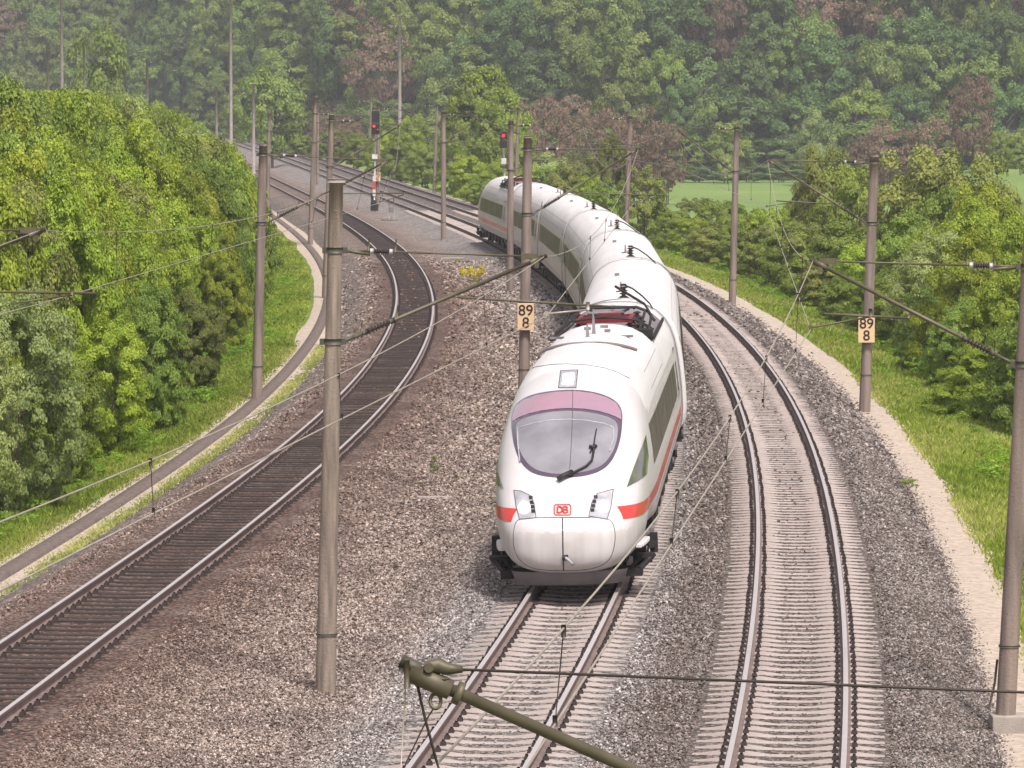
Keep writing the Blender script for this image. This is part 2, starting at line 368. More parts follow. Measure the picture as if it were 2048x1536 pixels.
# ground: one sheet to beyond the hill
def ground():
    ys = np.concatenate([np.arange(-30, 12, 6.0), YS[YS < 700], np.arange(700, 1150, 8.0), [1250., 1500., 2000., 2600.]])
    osr = np.array([3.0, 3.4, 4.2, 5, 6, 7.5, 9, 12, 16, 20, 26, 34, 44, 56, 70, 86, 104, 124, 150, 180, 220, 280, 360, 480, 700, 1000])
    osl = -np.array([3.05, 3.6, 4.6, 5.4, 6.6, 8, 10, 12, 15, 19, 24, 30, 38, 48, 60, 74, 90, 110, 140, 180, 240, 340, 500, 800, 1000])[::-1]
    rows = []
    for y in ys:
        l, r = float(Lx(min(y, 800))), float(Rx(min(y, 800)))
        xs = np.concatenate([l + osl, [l + 1, (l + r) / 2, r - 1], r + osr])
        z = gz(xs, np.full(len(xs), min(y, 2000)))
        z[len(osl):len(osl) + 3] = -.95
        z[len(osl) - 1] = -.95; z[len(osl) + 3] = -.95
        if y > 790: z = hill(xs, np.full(len(xs), y)) - 4
        z = z + np.where(np.arange(len(xs)) < len(osl) - 3, .10, 0) * np.sin(xs * 1.7 + y * .6) + np.where(np.arange(len(xs)) > len(osl) + 5, .08, 0) * np.sin(xs * 1.3 + y * .8)
        rows.append(np.c_[xs, np.full(len(xs), y), z])
    V = np.stack(rows, 0); n, c = V.shape[:2]; V = V.reshape(-1, 3)
    i = np.arange(n - 1)[:, None] * c + np.arange(c - 1)[None]
    idx = np.stack([i, i + 1, i + 1 + c, i + c], -1).reshape(-1, 4)
    o = link_mesh('ground', fast_mesh('ground', V, idx, 4, [M_GROUND], smooth=True)); o['kind'] = 'structure'
ground()
# ballast bed: swept from left shoulder to right shoulder
def ballast():
    rows = []
    for y in YS:
        l, m, r = float(Lx(y)), float(Mx(y)), float(Rx(y))
        g1, g2 = l + 2.7, m - 2.7
        if g1 > g2 - .3: g1 = g2 = (l + m) / 2; g1 -= .15; g2 += .15
        TX = [-1.3, -1.08, -.75, -.42, 0, .42, .75, 1.08, 1.3]; TZ = [-.208, -.208, -.196, -.216, -.224, -.216, -.196, -.208, -.208]
        xs = [l - 3.25, l - 2.6, l - 1.9, l - 1.3, l, l + 1.3, l + 1.85, g1, (g1 + g2) / 2, g2, m - 1.85] + [m + q for q in TX] + [(m + r) / 2] + [r + q for q in TX] + [r + 1.85, r + 2.5, r + 3.15]
        zm = -.45 if g2 - g1 > .5 else -.38
        zs = [-.86, -.5, -.2, -.18, -.200, -.18, -.2, zm, zm - .03, zm, -.2] + TZ + [-.215] + TZ + [-.2, -.52, -.9]
        h = rnd.uniform(-.10, .10); xs[0] += h; xs[-1] += rnd.uniform(-.12, .12)
        rows.append(np.c_[xs, np.full(len(xs), y), zs])
    V = np.stack(rows, 0); n, c = V.shape[:2]; V = V.reshape(-1, 3)
    i = np.arange(n - 1)[:, None] * c + np.arange(c - 1)[None]
    idx = np.stack([i, i + 1, i + 1 + c, i + c], -1).reshape(-1, 4)
    o = link_mesh('ballast_bed', fast_mesh('ballast_bed', V, idx, 4, [M_BALLAST], tint(V), smooth=True)); o['kind'] = 'structure'
ballast()
strip('sand_path', Rx, [2.95, 3.3, 3.7, 4.05], [-.80, -.79, -.81, -.85], [M_SAND], dz=.03, jag=[0, 0, .05, .12])
strip('sand_path', Lx, [-4.5, -4.35, -3.7, -3.1], [-.86, -.81, -.79, -.80], [M_SAND], dz=.03, jag=[.16, 0, .05, .1])
strip('cable_trough_path', Lx, [-4.02, -4.00, -3.60, -3.58], [-.80, -.72, -.72, -.80], [M_TROUGH], dz=.02)

# ------------------------------------------------------------------ loose ballast stones (stuff)
def stones():
    rs = np.random.RandomState(11); P = []
    for y0, y1, dens, sz in ((56, 72, 420, .027), (72, 90, 280, .031), (90, 115, 130, .040), (115, 160, 48, .056), (160, 240, 14, .085)):
        xm = y1 * .1138 + 1.6
        n = int((y1 - y0) * 2 * xm * dens)
        x = rs.uniform(-xm, xm, n); y = rs.uniform(y0, y1, n)
        l, m, r = Lx(y), Mx(y), Rx(y)
        k = (abs(x) < y * .1138 + 1.6) & (x > l - 3.3) & (x < r + 3.2 + rs.normal(size=n) * .12 + (rs.rand(n) < .03) * rs.rand(n) * .9)
        tr = (np.abs(x - m) < 1.35) | (np.abs(x - r) < 1.35)
        trl = np.abs(x - l) < 1.3
        k &= ~(tr & (rs.rand(n) < .9)); k &= ~(trl & (rs.rand(n) < .55))
        for c in (l, m, r): k &= ~(np.abs(np.abs(x - c) - .7535) < .16)
        x, y = x[k], y[k]; P.append(np.c_[x, y, gz(x, y), sz * rs.uniform(.6, 1.5, len(x))])
    P = np.concatenate(P); n = len(P)
    base = np.array([(1, 0, 0), (-1, 0, 0), (0, 1, 0), (0, -1, 0), (0, 0, .8), (0, 0, -.8)], float)
    fc = np.array([(0, 2, 4), (2, 1, 4), (1, 3, 4), (3, 0, 4), (2, 0, 5), (1, 2, 5), (3, 1, 5), (0, 3, 5)])
    V = base[None] * (1 + rs.uniform(-.35, .35, (n, 6, 1))) + rs.uniform(-.3, .3, (n, 6, 3))
    a = rs.uniform(0, 6.28, n); ca, sa = np.cos(a)[:, None], np.sin(a)[:, None]
    b = rs.uniform(-.9, .9, n); cb, sb = np.cos(b)[:, None], np.sin(b)[:, None]
    X, Y_, Z = V[..., 0], V[..., 1], V[..., 2]
    X, Z = X * cb + Z * sb, -X * sb + Z * cb
    X, Y_ = X * ca - Y_ * sa, X * sa + Y_ * ca
    V = np.stack([X, Y_, Z], -1) * P[:, None, 3:4] * .75 + P[:, None, :3] + np.array([0, 0, .012])
    rn = np.repeat(np.clip(rs.beta(1.5, 1.7, n), 0, 1), 6)
    idx = (np.arange(n)[:, None, None] * 6 + fc[None]).reshape(-1, 3)
    V = V.reshape(-1, 3); t = tint(np.repeat(P[:, :3], 6, 0)); t['rnd'] = rn
    me = fast_mesh('ballast_stones', V, idx, 3, [M_STONES], t)
    tag(link_mesh('ballast_stones', me), kind='stuff')
stones()

# ------------------------------------------------------------------ tracks
RAILP = [(-.036, 0), (.036, 0), (.036, -.035), (.010, -.05), (.010, -.145), (.075, -.165), (.075, -.172), (-.075, -.172), (-.075, -.165), (-.010, -.145), (-.010, -.05), (-.036, -.035)]
def rail_mesh(fx, side):
    ys = np.concatenate([np.arange(14, 130, 1.0), np.arange(130, 300, 2.0), np.arange(300, 790, 8.0)])
    rows = []
    for (o, z) in RAILP:
        x, y = offs(fx, ys, side * .7535 + o); rows.append(np.c_[x, y, np.full(len(ys), z)])
    V = np.stack(rows, 1); n, c = V.shape[:2]; V = V.reshape(-1, 3)
    i = np.arange(n - 1)[:, None] * c
    j = np.arange(c)[None]; j2 = (j + 1) % c
    idx = np.stack([i + j, i + j2, i + c + j2, i + c + j], -1).reshape(-1, 4)
    mi = np.tile((np.arange(c) == 0).astype(int), n - 1)
    return fast_mesh('rail', V, idx, 4, [M_RAILSIDE, M_RAILTOP], matidx=mi)
def sleeper_mb(dark):
    b = MB()
    if dark:
        b.box((0, 0, -.172 - .04), (1.98, .22, .09), 0, taper=.96)
        b.box((0, .155, -.212), (1.9, .05, .05), 0, taper=.8)
    else:
        xs = [-1.3, -1.18, -.95, -.55, -.25, .25, .55, .95, 1.18, 1.3]
        zt = [-.203, -.196, -.166, -.166, -.208, -.208, -.166, -.166, -.196, -.203]
        V = []
        for x, z in zip(xs, zt):
            V += [(x, -.15, -.32), (x, -.072, z), (x, .072, z), (x, .15, -.32)]
        Fc = [(4 * i + k, 4 * i + k + 1, 4 * i + 5 + k, 4 * i + 4 + k) for i in range(9) for k in range(3)]
        Fc += [(3, 2, 1, 0), (36, 37, 38, 39)]
        b.add(V, [f[::-1] for f in Fc])
    for s in (-1, 1):
        for q in (-1, 1):
            b.box((s * .7535 + q * .125, 0, -.145), (.09, .15, .06), 1, taper=.7)
            b.tube([(s * .7535 + q * .13, 0, -.12), (s * .7535 + q * .13, 0, -.085)], .02, 6, 1)
    return b
def mesh_arrays(o):
    me = o.data; V = np.empty(len(me.vertices) * 3); me.vertices.foreach_get('co', V)
    return V.reshape(-1, 3), [tuple(p.vertices) for p in me.polygons], [p.material_index for p in me.polygons]
def track(name, fx, dark, label):
    root = tag(empty(name, (float(fx(60)), 60, -.2)), label, 'railway track')
    off = -root.location
    for s in (-1, 1): link_mesh('rail', rail_mesh(fx, s), root, off)
    proto = sleeper_mb(dark).build('sleeper', [M_SLEEPD if dark else M_SLEEP, M_CLIP], root)
    V, Fc, Mi = mesh_arrays(proto)
    ys = []; y = 15.0; r = random.Random(5)
    while y < 330: ys.append(y); s = float(fx(y + .5) - fx(y - .5)); y += .60 / math.sqrt(1 + s * s)
    y0 = 57.0 if not dark else 62.0
    near = [q for q in ys if q >= y0][:100]; ns = set(near)
    allV, allF, allM, b = [], [], [], 0
    first = True
    for q in ys:
        a = -math.atan(float(fx(q + .5) - fx(q - .5))) + r.uniform(-.006, .006); x = float(fx(q)) + r.uniform(-.012, .012)
        zz = r.uniform(-.008, .005) if not dark else r.uniform(-.018, .008)
        if q in ns:
            o = proto if first else proto.copy()
            if not first: COL.objects.link(o)
            first = False; o.parent = root
            o.location = Vector((x, q, zz)) + off; o.rotation_euler = (0, 0, a)
        else:
            c, s_ = math.cos(a), math.sin(a); W = V.copy()
            W = np.c_[V[:, 0] * c - V[:, 1] * s_ + x, V[:, 0] * s_ + V[:, 1] * c + q, V[:, 2] + zz]
            allV.append(W); allF += [tuple(i + b for i in f) for f in Fc]; allM += Mi; b += len(V)
    me = bpy.data.meshes.new('sleepers'); me.from_pydata(np.concatenate(allV).tolist(), [], allF)
    me.materials.append(proto.data.materials[0]); me.materials.append(M_CLIP); me.polygons.foreach_set('material_index', allM)
    tag(link_mesh('sleepers', me, root, off), kind='stuff')
    return root
T_L = track('railway_track', Lx, True, 'dark-sleepered track curving past the left-hand woodland belt')
T_M = track('railway_track', Mx, False, 'concrete-sleepered middle track the white train is running on')
T_R = track('railway_track', Rx, False, 'empty concrete-sleepered track curving along the right of the train')

# ------------------------------------------------------------------ train
BODY = [(0, .80), (.70, .80), (1.20, .80), (1.36, .84), (1.405, 1.05), (1.425, 1.35), (1.415, 1.75), (1.38, 2.2), (1.33, 2.65), (1.27, 2.95), (1.18, 3.22), (1.04, 3.45), (.86, 3.62), (.62, 3.75), (.34, 3.82), (0, 3.84)]
def resample(P, K):
    P = np.array(P); s = np.r_[0, np.cumsum(np.hypot(*np.diff(P, axis=0).T))]; t = np.linspace(0, s[-1], K)
    return np.c_[np.interp(t, s, P[:, 0]), np.interp(t, s, P[:, 1])]
KS = 41
BP = resample(BODY, KS); BP[:, 0] /= 1.425; BP[:, 1] = (BP[:, 1] - .80) / 3.04
ph = np.linspace(0, math.pi, KS)
EP = np.c_[np.abs(np.sin(ph)) ** .72, .5 - .5 * np.sign(np.cos(ph)) * np.abs(np.cos(ph)) ** .72]; EP[0, 0] = EP[-1, 0] = 0
def smooth_tab(xs, ys):
    def f(x):
        return float(np.mean([np.interp(x * (1 + e) + e * .02, xs, ys) for e in (-.10, -.05, 0, .05, .10)]))
    return f
zt_f = smooth_tab([0, .03, .10, .22, .38, .6, .95, 1.5, 2.2, 3.0, 3.8, 4.8, 6.0, 7.5, 9], [.95, 1.16, 1.29, 1.38, 1.46, 1.60, 1.86, 2.27, 2.68, 3.04, 3.30, 3.53, 3.71, 3.81, 3.84])
zb_f = smooth_tab([0, .03, .10, .25, .5, 2.4, 3.0, 30], [.95, .66, .50, .40, .36, .40, .78, .80])
w_f = smooth_tab([0, .03, .08, .18, .35, .6, 1.0, 1.6, 2.5, 3.5, 4.8, 30], [0, .42, .64, .83, .985, 1.10, 1.21, 1.305, 1.375, 1.41, 1.425, 1.425])
def nose_sec(s):
    b = min(max(s / 6.5, 0), 1); b = b * b * (3 - 2 * b)
    P = EP * (1 - b) + BP * b
    zb, zt = zb_f(s), zt_f(s)
    return np.c_[P[:, 0] * w_f(s), zb + P[:, 1] * (zt - zb)]
def body_mesh(name, stations, sec, mats, end_caps=(True, True)):
    V, idx = [], []
    for s in stations:
        P = sec(s); full = np.r_[P, P[-2:0:-1] * [-1, 1]]
        V.append(np.c_[full[:, 0], np.full(len(full), s), full[:, 1]])
    c = len(V[0]); n = len(V); V = np.concatenate(V)
    F = [(i * c + k, i * c + (k + 1) % c, (i + 1) * c + (k + 1) % c, (i + 1) * c + k) for i in range(n - 1) for k in range(c)]
    F = [f[::-1] for f in F]
    if end_caps[0]: F.append(tuple(range(c)))
    if end_caps[1]: F.append(tuple((n - 1) * c + k for k in reversed(range(c))))
    me = bpy.data.meshes.new(name); me.from_pydata(V.tolist(), [], F)
    for m in mats: me.materials.append(m)
    for p in me.polygons:
        p.use_smooth = len(p.vertices) == 4
        if p.center.z < 1.12 and abs(p.normal.z) < .9: p.material_index = 1
        if p.center.z > 2.8 and p.center.y > 5.5 and len(mats) > 2: p.material_index = 2
    me.update(); return me
def bvh_of(me):
    return BVHTree.FromPolygons([v.co.copy() for v in me.vertices], [tuple(p.vertices) for p in me.polygons])
def side_patch(mb, bvh, side, s0, s1, z0, z1, mi=0, off=.006, ds=.5, slant=0, nz=5):
    """a panel that lies on the side of the body; slant leans its front edge"""
    ns = max(2, int((s1 - s0) / ds) + 1); V, ok = [], []
    for i in range(ns + 1):
        for j in range(nz + 1):
            z = z0 + (z1 - z0) * j / nz; a = s0 + slant * j / nz; s = a + (s1 - a) * i / ns
            h = bvh.ray_cast(Vector((side * 4, s, z)), Vector((-side, 0, 0)))
            if h[0] is None: V.append((side * .3, s, z)); ok.append(False); continue
            nn = h[1] if h[1].x * side > 0 else -h[1]
            V.append(h[0] + nn * off); ok.append(True)
    Fc = []
    for i in range(ns):
        for j in range(nz):
            q = (i * (nz + 1) + j, (i + 1) * (nz + 1) + j, (i + 1) * (nz + 1) + j + 1, i * (nz + 1) + j + 1)
            if all(ok[k] for k in q): Fc.append(q if side > 0 else q[::-1])
    mb.add(V, Fc, mi, True)
def side_line(mb, bvh, side, pts, r=.008, mi=0):
    P = []
    for s, z in pts:
        h = bvh.ray_cast(Vector((side * 4, s, z)), Vector((-side, 0, 0)))
        if h[0] is not None: P.append(h[0])
    if len(P) > 1: mb.tube(P, r, 4, mi)

PY = np.arange(60, 340, .25); PXm = Mx(PY); PS = np.r_[0, np.cumsum(np.hypot(np.diff(PXm), .25))]
S0 = float(np.interp(77.5, PY, PS))
def path(s): y = float(np.interp(S0 + s, PS, PY)); return Vector((float(Mx(y)), y, 0))
TILT = math.radians(-1.6)
def car_matrix(s_front, length, p0, p1, shift=0.0):
    a, b = path(s_front + p0), path(s_front + p1); dd = (b - a).normalized()
    o = a - dd * p0; o.x += shift
    rz = -math.atan2(dd.x, dd.y)
    return o, rz
NOSE_L, CAR_L, GAP = 27.2, 25.1, .80
stn = [0.002, .012, .025, .045, .07, .10, .14, .18, .23, .29, .36, .44, .54, .66, .8, .95, 1.1, 1.3, 1.5, 1.75, 2.0, 2.25, 2.5, 2.65, 2.8, 3.0, 3.3, 3.7, 4.2, 4.8, 5.4, 6, 6.7, 7.5, 8.3, 9, 11, 13, 15, 16.9]
W0, W1 = 17.2, 25.2                                    # pantograph well in the roof
def nose_car_sec(s):
    P = nose_sec(s)
    if W0 <= s <= W1: P = P.copy(); P[:, 1] = np.minimum(P[:, 1], 3.48)
    return P
nose_me = body_mesh('carriage', stn + [W0 - .04, W0, 19, 21, 23, W1, W1 + .04, 26, 27.2], nose_car_sec, [M_WHITE, M_DIRTW, M_ROOF])
nose_bvh = bvh_of(nose_me)
for p in nose_me.polygons:
    if W0 - .1 < p.center.y < W1 + .1 and p.center.z > 3.40 and abs(p.center.x) < 1.15: p.material_index = 3
nose_me.materials.append(M_GREY)
mid_me = body_mesh('carriage', [0, .10, 1, 3, 6, 9, 12, 15, 18, 21, 24, CAR_L - .10, CAR_L], lambda s: (nose_sec(20) * ([.95, .985] if s in (0, CAR_L) else [1, 1])), [M_WHITE, M_DIRTW, M_ROOF])
for p in mid_me.polygons:
    if p.center.z > 2.8: p.material_index = 2
mid_bvh = bvh_of(mid_me)

train = tag(empty('train', path(0)), 'white high-speed passenger train with red stripe leaning into the curve', 'train')
TL = train.location.copy()
def child(name, mb, mats, par, bevel=0): return mb.build(name, mats, par, bevel=bevel)

def bogie(par, s, dark=True):
    b = MB()
    for sd in (-1, 1):
        b.box((sd * 1.08, s, .55), (.16, 3.3, .24)); b.box((sd * 1.08, s, .72), (.2, 1.1, .16))
        for q in (-1.3, 1.3):
            b.tube([(sd * .70, s + q, .45), (sd * .84, s + q, .45)], .44, 20)
            b.box((sd * 1.17, s + q, .46), (.24, .34, .34)); b.tube([(sd * 1.22, s + q, .46), (sd * 1.33, s + q, .46)], .12, 10, 1)
            b.tube([(sd * 1.12, s + q * .6, .50), (sd * 1.12, s + q * .6, .85)], .09, 8, 1)
        b.tube([(sd * 1.26, s - .9, .75), (sd * 1.26, s + .1, .68)], .045, 8, 1)
        b.tube([(sd * 1.30, s + 1.7, .62), (sd * 1.30, s + .8, .62)], .06, 8, 1)
        for q in (-.5, .5): b.tube([(sd * 1.0, s + q, .66), (sd * 1.0, s + q, .86)], .2, 12)
    for q in (-1.3, 1.3): b.tube([(-.75, s + q, .45), (.75, s + q, .45)], .08, 8)
    return child('bogie', b, [M_UNDER, M_GREY], par)

def insulator_post(b, x, y, z, h=.34, r=.09):
    b.box((x, y, z + .03), (.26, .26, .06), 0)
    b.disc_stack((x, y, z + .06), (x, y, z + .06 + h), r, 4, 10, 1)
    b.tube([(x, y, z + .06 + h), (x, y, z + .12 + h)], .05, 8, 0)

def fit_sides(par, bvh, L, nose):
    """windows, doors, stripe and skirt lines on both sides of a carriage; s runs backwards along the car"""
    for sd in (-1, 1):
        s0 = 1.75 if nose else .02
        b = MB(); side_patch(b, bvh, sd, s0, L - .02, 1.28, 1.49, 0, .007, .35 if nose else 1.0, nz=3)
        if nose: side_patch(b, bvh, sd, .50, s0, 1.28, 1.49, 0, .010, .06, slant=.14, nz=4); child('red_stripe', b, M_RED, par)
        segs = [(5.6, 12.9), (13.1, 20.6), (20.75, 23.3)] if nose else [(2.2, 9.1), (9.25, 16.2), (16.35, 23.3)]
        if nose: segs = [(5.0, 7.6), (7.72, 12.4), (12.52, 17.2), (17.35, 23.3)]
        for a, c in segs:
            b = MB(); side_patch(b, bvh, sd, a, c, 1.86, 2.60, 0, .008, .5)
            k = int(round((c - a) / 1.95)); 
            for i in range(1, k):
                q = a + (c - a) * i / k; side_line(b, bvh, sd, [(q, 1.87), (q, 2.2), (q, 2.59)], .012, 1)
            o = child('window_band', b, [M_SIDEG, M_BLACK], par)
        for q in ((24.2, 25.15) if nose else (.55, 1.5)), ((24.2, 25.15) if not nose else None):
            if q is None: continue
            b = MB(); side_line(b, bvh, sd, [(q[0], .9), (q[0], 1.8), (q[0], 2.85), ], .012); side_line(b, bvh, sd, [(q[1], .9), (q[1], 1.8), (q[1], 2.85)], .012)
            side_line(b, bvh, sd, [(q[0], 2.85), (q[1], 2.85)], .012); side_patch(b, bvh, sd, q[0] + .22, q[1] - .22, 1.9, 2.55, 1, .008, .3)
            child('door', b, [M_SEAM, M_SIDEG], par)
        b = MB()
        for zz in (1.13,):
            side_line(b, bvh, sd, [(s0 + 2 + i * (L - s0 - 2.1) / 12, zz) for i in range(13)], .006, 0)
        child('skirt_seam', b, M_SEAM, par)
        # roof edge rib
        b = MB()
        for zz in (2.98, 3.30):
            side_line(b, bvh, sd, [((9.2 if nose else .1) + i * ((16.9 if nose else L - .1) - (9.2 if nose else .1)) / 12, zz) for i in range(13)], .006, 0)
        child('roof_rib', b, M_GREYL, par)
    b = MB()
    b.box((0, L / 2 + (1 if nose else 0), .58), (2.1, L - (13 if nose else 10), .46))
    for i, q in enumerate(np.linspace(7.5, L - 6.5, 6)): b.box((0, q, .60), (2.56, 1.5 if i % 2 else 1.0, .40))
    child('underframe_box', b, M_UNDER, par)
    bogie(par, 4.1 if nose else 3.6); bogie(par, L - 3.6)

def roof_gear(par, L, s_ins=None, cable=None, fins=()):
    b = MB()
    z = 3.84
    for x, y, h in fins: b.box((x, y, z + h / 2), (.05, .28, h), 0, taper=.6); b.box((x, y, z + .01), (.22, .4, .03), 1)
    for q in (2.6,):     # low hatches and lifting lugs
        for x in (-.62, .62): b.box((x, q, 3.76), (.16, .22, .07), 0)
    child('roof_fitting', b, [M_GREY, M_ROOF], par)

def build_nose_car():
    o, rz = car_matrix(0, NOSE_L, 4.1, NOSE_L - 3.6, -.10)
    root = link_mesh('carriage', nose_me, train, o - TL); root.rotation_euler = (0, TILT, rz)
    fit_sides(root, nose_bvh, NOSE_L, True)
    return root
car1 = build_nose_car()
bpy.context.view_layer.update()
CM = Matrix.Translation(car1.location + TL) @ car1.rotation_euler.to_matrix().to_4x4(); CI = CM.inverted()
camL = CI @ Vector((0, 0, CAMZ))
def nose_hit(px, py, off=0.0):
    """point of the nose surface (car coordinates) that the photograph shows at px, py"""
    dl = (CI @ at(px, py, 100)) - camL; dl.normalize()
    h = nose_bvh.ray_cast(camL, dl)
    if h[0] is None: return None
    nn = h[1] if h[1].dot(dl) < 0 else -h[1]
    return h[0] + nn * off
def near_hit(px, py, off=0.0):
    for k in range(60):
        h = nose_hit(px + (1126 - px) / abs(1126 - px) * k * .8, py, off)
        if h is not None: return h
def z2(pts, ox=900, oy=640, k=2.56): return [(ox + x / k, oy + y / k) for x, y in pts]
def closed(pts, n=72):
    P = np.array(pts + [pts[0]], float)
    for _ in range(2):                       # corner cutting for a smooth outline
        Q = P[:-1] * .75 + P[1:] * .25; R_ = P[:-1] * .25 + P[1:] * .75
        P = np.stack([Q, R_], 1).reshape(-1, 2); P = np.r_[P, P[:1]]
    return [tuple(p) for p in P[:-1]]
def nose_patch(mb, outline, off, mi=0, rings=9, smooth_it=True, hit=None):
    hit = hit or nose_hit
    pts = closed(outline) if smooth_it else []
    if not smooth_it:
        for i in range(len(outline)):
            a, c = outline[i], outline[(i + 1) % len(outline)]
            pts += [(a[0] + (c[0] - a[0]) * k / 6, a[1] + (c[1] - a[1]) * k / 6) for k in range(6)]
    cx = sum(p[0] for p in pts) / len(pts); cy = sum(p[1] for p in pts) / len(pts)
    n = len(pts); V = [hit(cx, cy, off)]
    for r in range(1, rings + 1):
        for p in pts:
            h = hit(cx + (p[0] - cx) * r / rings, cy + (p[1] - cy) * r / rings, off)
            V.append(h if h is not None else V[-1])
    Fc = [(0, 1 + k, 1 + (k + 1) % n) for k in range(n)]
    for r in range(rings - 1):
        Fc += [(1 + r * n + k, 1 + (r + 1) * n + k, 1 + (r + 1) * n + (k + 1) % n, 1 + r * n + (k + 1) % n) for k in range(n)]
    # face the camera
    a, b_, c_ = V[Fc[-1][0]], V[Fc[-1][1]], V[Fc[-1][2]]
    if (b_ - a).cross(c_ - a).dot(camL - a) < 0: Fc = [f[::-1] for f in Fc]
    mb.add(V, Fc, mi, True); return V
def nose_line(mb, pts, r=.008, mi=0, off=0.0, sub=6, close=False):
    P = list(pts) + ([pts[0]] if close else []); out = []
    for a, c in zip(P[:-1], P[1:]):
        out += [(a[0] + (c[0] - a[0]) * k / sub, a[1] + (c[1] - a[1]) * k / sub) for k in range(sub)]
    out.append(P[-1]); H = [h for h in (nose_hit(x, y, off) for x, y in out) if h is not None]
    if len(H) > 1: mb.tube(H, r, 5, mi)
def scaled(pts, k, dy=0):
    cx = sum(p[0] for p in pts) / len(pts); cy = sum(p[1] for p in pts) / len(pts)
    return [(cx + (x - cx) * k, cy + (y - cy) * k + dy) for x, y in pts]

WS = z2([(314, 500), (330, 440), (375, 402), (440, 378), (540, 362), (640, 358), (730, 368), (805, 390), (858, 422), (884, 470), (882, 560), (868, 640), (838, 715), (795, 765), (720, 798), (610, 812), (500, 808), (420, 788), (368, 742), (335, 670), (318, 580)])
b = MB(); nose_patch(b, WS, .010); ws = child('windscreen', b, M_GLASSF, car1)
IN = z2([(335, 560), (350, 520), (420, 492), (520, 473), (610, 468), (700, 474), (790, 492), (855, 522), (862, 570), (848, 650), (815, 715), (770, 758), (700, 782), (610, 795), (505, 792), (432, 770), (385, 725), (350, 655)])
b = MB(); nose_patch(b, IN, .016); child('windscreen', b, M_GLASS, car1)
b = MB()
U = [(322, 505), (338, 450), (380, 412), (445, 388), (540, 372), (640, 368), (728, 378), (800, 399), (850, 428), (874, 470), (876, 505)]
D = [(322, 522), (360, 500), (410, 482), (470, 468), (540, 459), (610, 456), (690, 459), (760, 470), (815, 486), (850, 500), (876, 515)]
U = z2(U); D = z2(D); V = []
for j in range(6):
    for u, dn in zip(U, D): V.append(nose_hit(u[0] + (dn[0] - u[0]) * j / 5, u[1] + (dn[1] - u[1]) * j / 5, .018))
n_ = len(U); b.add(V, [(j * n_ + i, (j + 1) * n_ + i, (j + 1) * n_ + i + 1, j * n_ + i + 1) for j in range(5) for i in range(n_ - 1)], 0, True)
child('sun_band', b, M_GLASSP, car1)
b = MB(); nose_line(b, z2([(360, 735), (350, 640), (348, 560), (420, 535), (520, 518), (610, 514), (700, 520), (790, 536), (838, 556), (836, 620), (815, 680)]), .014, 0, .018)
child('blind_edge', b, M_LAMPG, car1)
b = MB(); nose_line(b, z2([(630, 360), (628, 500), (622, 650), (612, 806)]), .006, 0, .017); child('windscreen_heating_line', b, M_SEAM, car1)
# seams
b = MB()
nose_line(b, closed(z2([(332, 1050), (350, 1024), (420, 1017), (580, 1015), (730, 1014), (815, 1020), (842, 1055), (850, 1120), (838, 1195), (812, 1245), (745, 1278), (660, 1288), (580, 1291), (490, 1288), (420, 1278), (362, 1245), (332, 1195), (322, 1120)])), .008, 0, 0, 3, True)
nose_line(b, z2([(577, 1017), (578, 1100), (580, 1200), (583, 1290)]), .013)
nose_line(b, z2([(440, 1017), (720, 1016)]), .010)
child('coupler_hatch_seam', b, M_SEAM, car1)
b = MB()
nose_line(b, z2([(380, 262), (440, 240), (520, 228), (600, 225), (700, 230), (790, 245), (860, 268), (920, 300)]), .010)
child('cab_roof_seam', b, M_SEAM, car1)
# headlights
for side, pl, lx, slots in ((0, [(328, 876), (366, 880), (412, 903), (432, 945), (442, 1018), (357, 1026), (340, 960)], (381, 966), [(415, 915), (420, 940), (424, 963), (427, 985)]),
                            (1, [(838, 870), (795, 882), (755, 893), (727, 940), (712, 1010), (806, 1026), (826, 960)], (787, 960), [(747, 912), (740, 935), (735, 958), (731, 980)])):
    b = MB(); nose_patch(b, z2(pl), .008, 0, 6, False); hl = child('headlight', b, M_LAMPG, car1)
    b = MB(); nose_line(b, z2(pl), .007, 0, .008, 3, True); child('headlight_rim', b, M_SEAM, car1)
    c = z2([lx])[0]; ring = [(c[0] + 11.5 * math.cos(a * math.pi / 8), c[1] + 12 * math.sin(a * math.pi / 8)) for a in range(16)]
    b = MB(); nose_patch(b, ring, .016, 0, 3, False); child('lit_lamp', b, M_LIT, car1)
    b = MB()
    for q in slots: b_c = z2([q])[0]; nose_patch(b, [(b_c[0] - 4, b_c[1] - 3.6), (b_c[0] + 3.6, b_c[1] - 4), (b_c[0] + 4, b_c[1] + 3.2), (b_c[0] - 3.6, b_c[1] + 3.6)], .012, 0, 1, False)
    child('vent_slot', b, M_BLACK, car1)
b = MB(); q = z2([(568, 260), (655, 258), (646, 350), (556, 349)]); nose_patch(b, q, .008, 0, 4, False); nose_line(b, q, .008, 1, .010, 3, True)
nose_patch(b, scaled(q, .62), .012, 2, 3, False); child('top_light', b, [M_GREY if False else M_LAMPG, M_SEAM, M_LIT], car1)
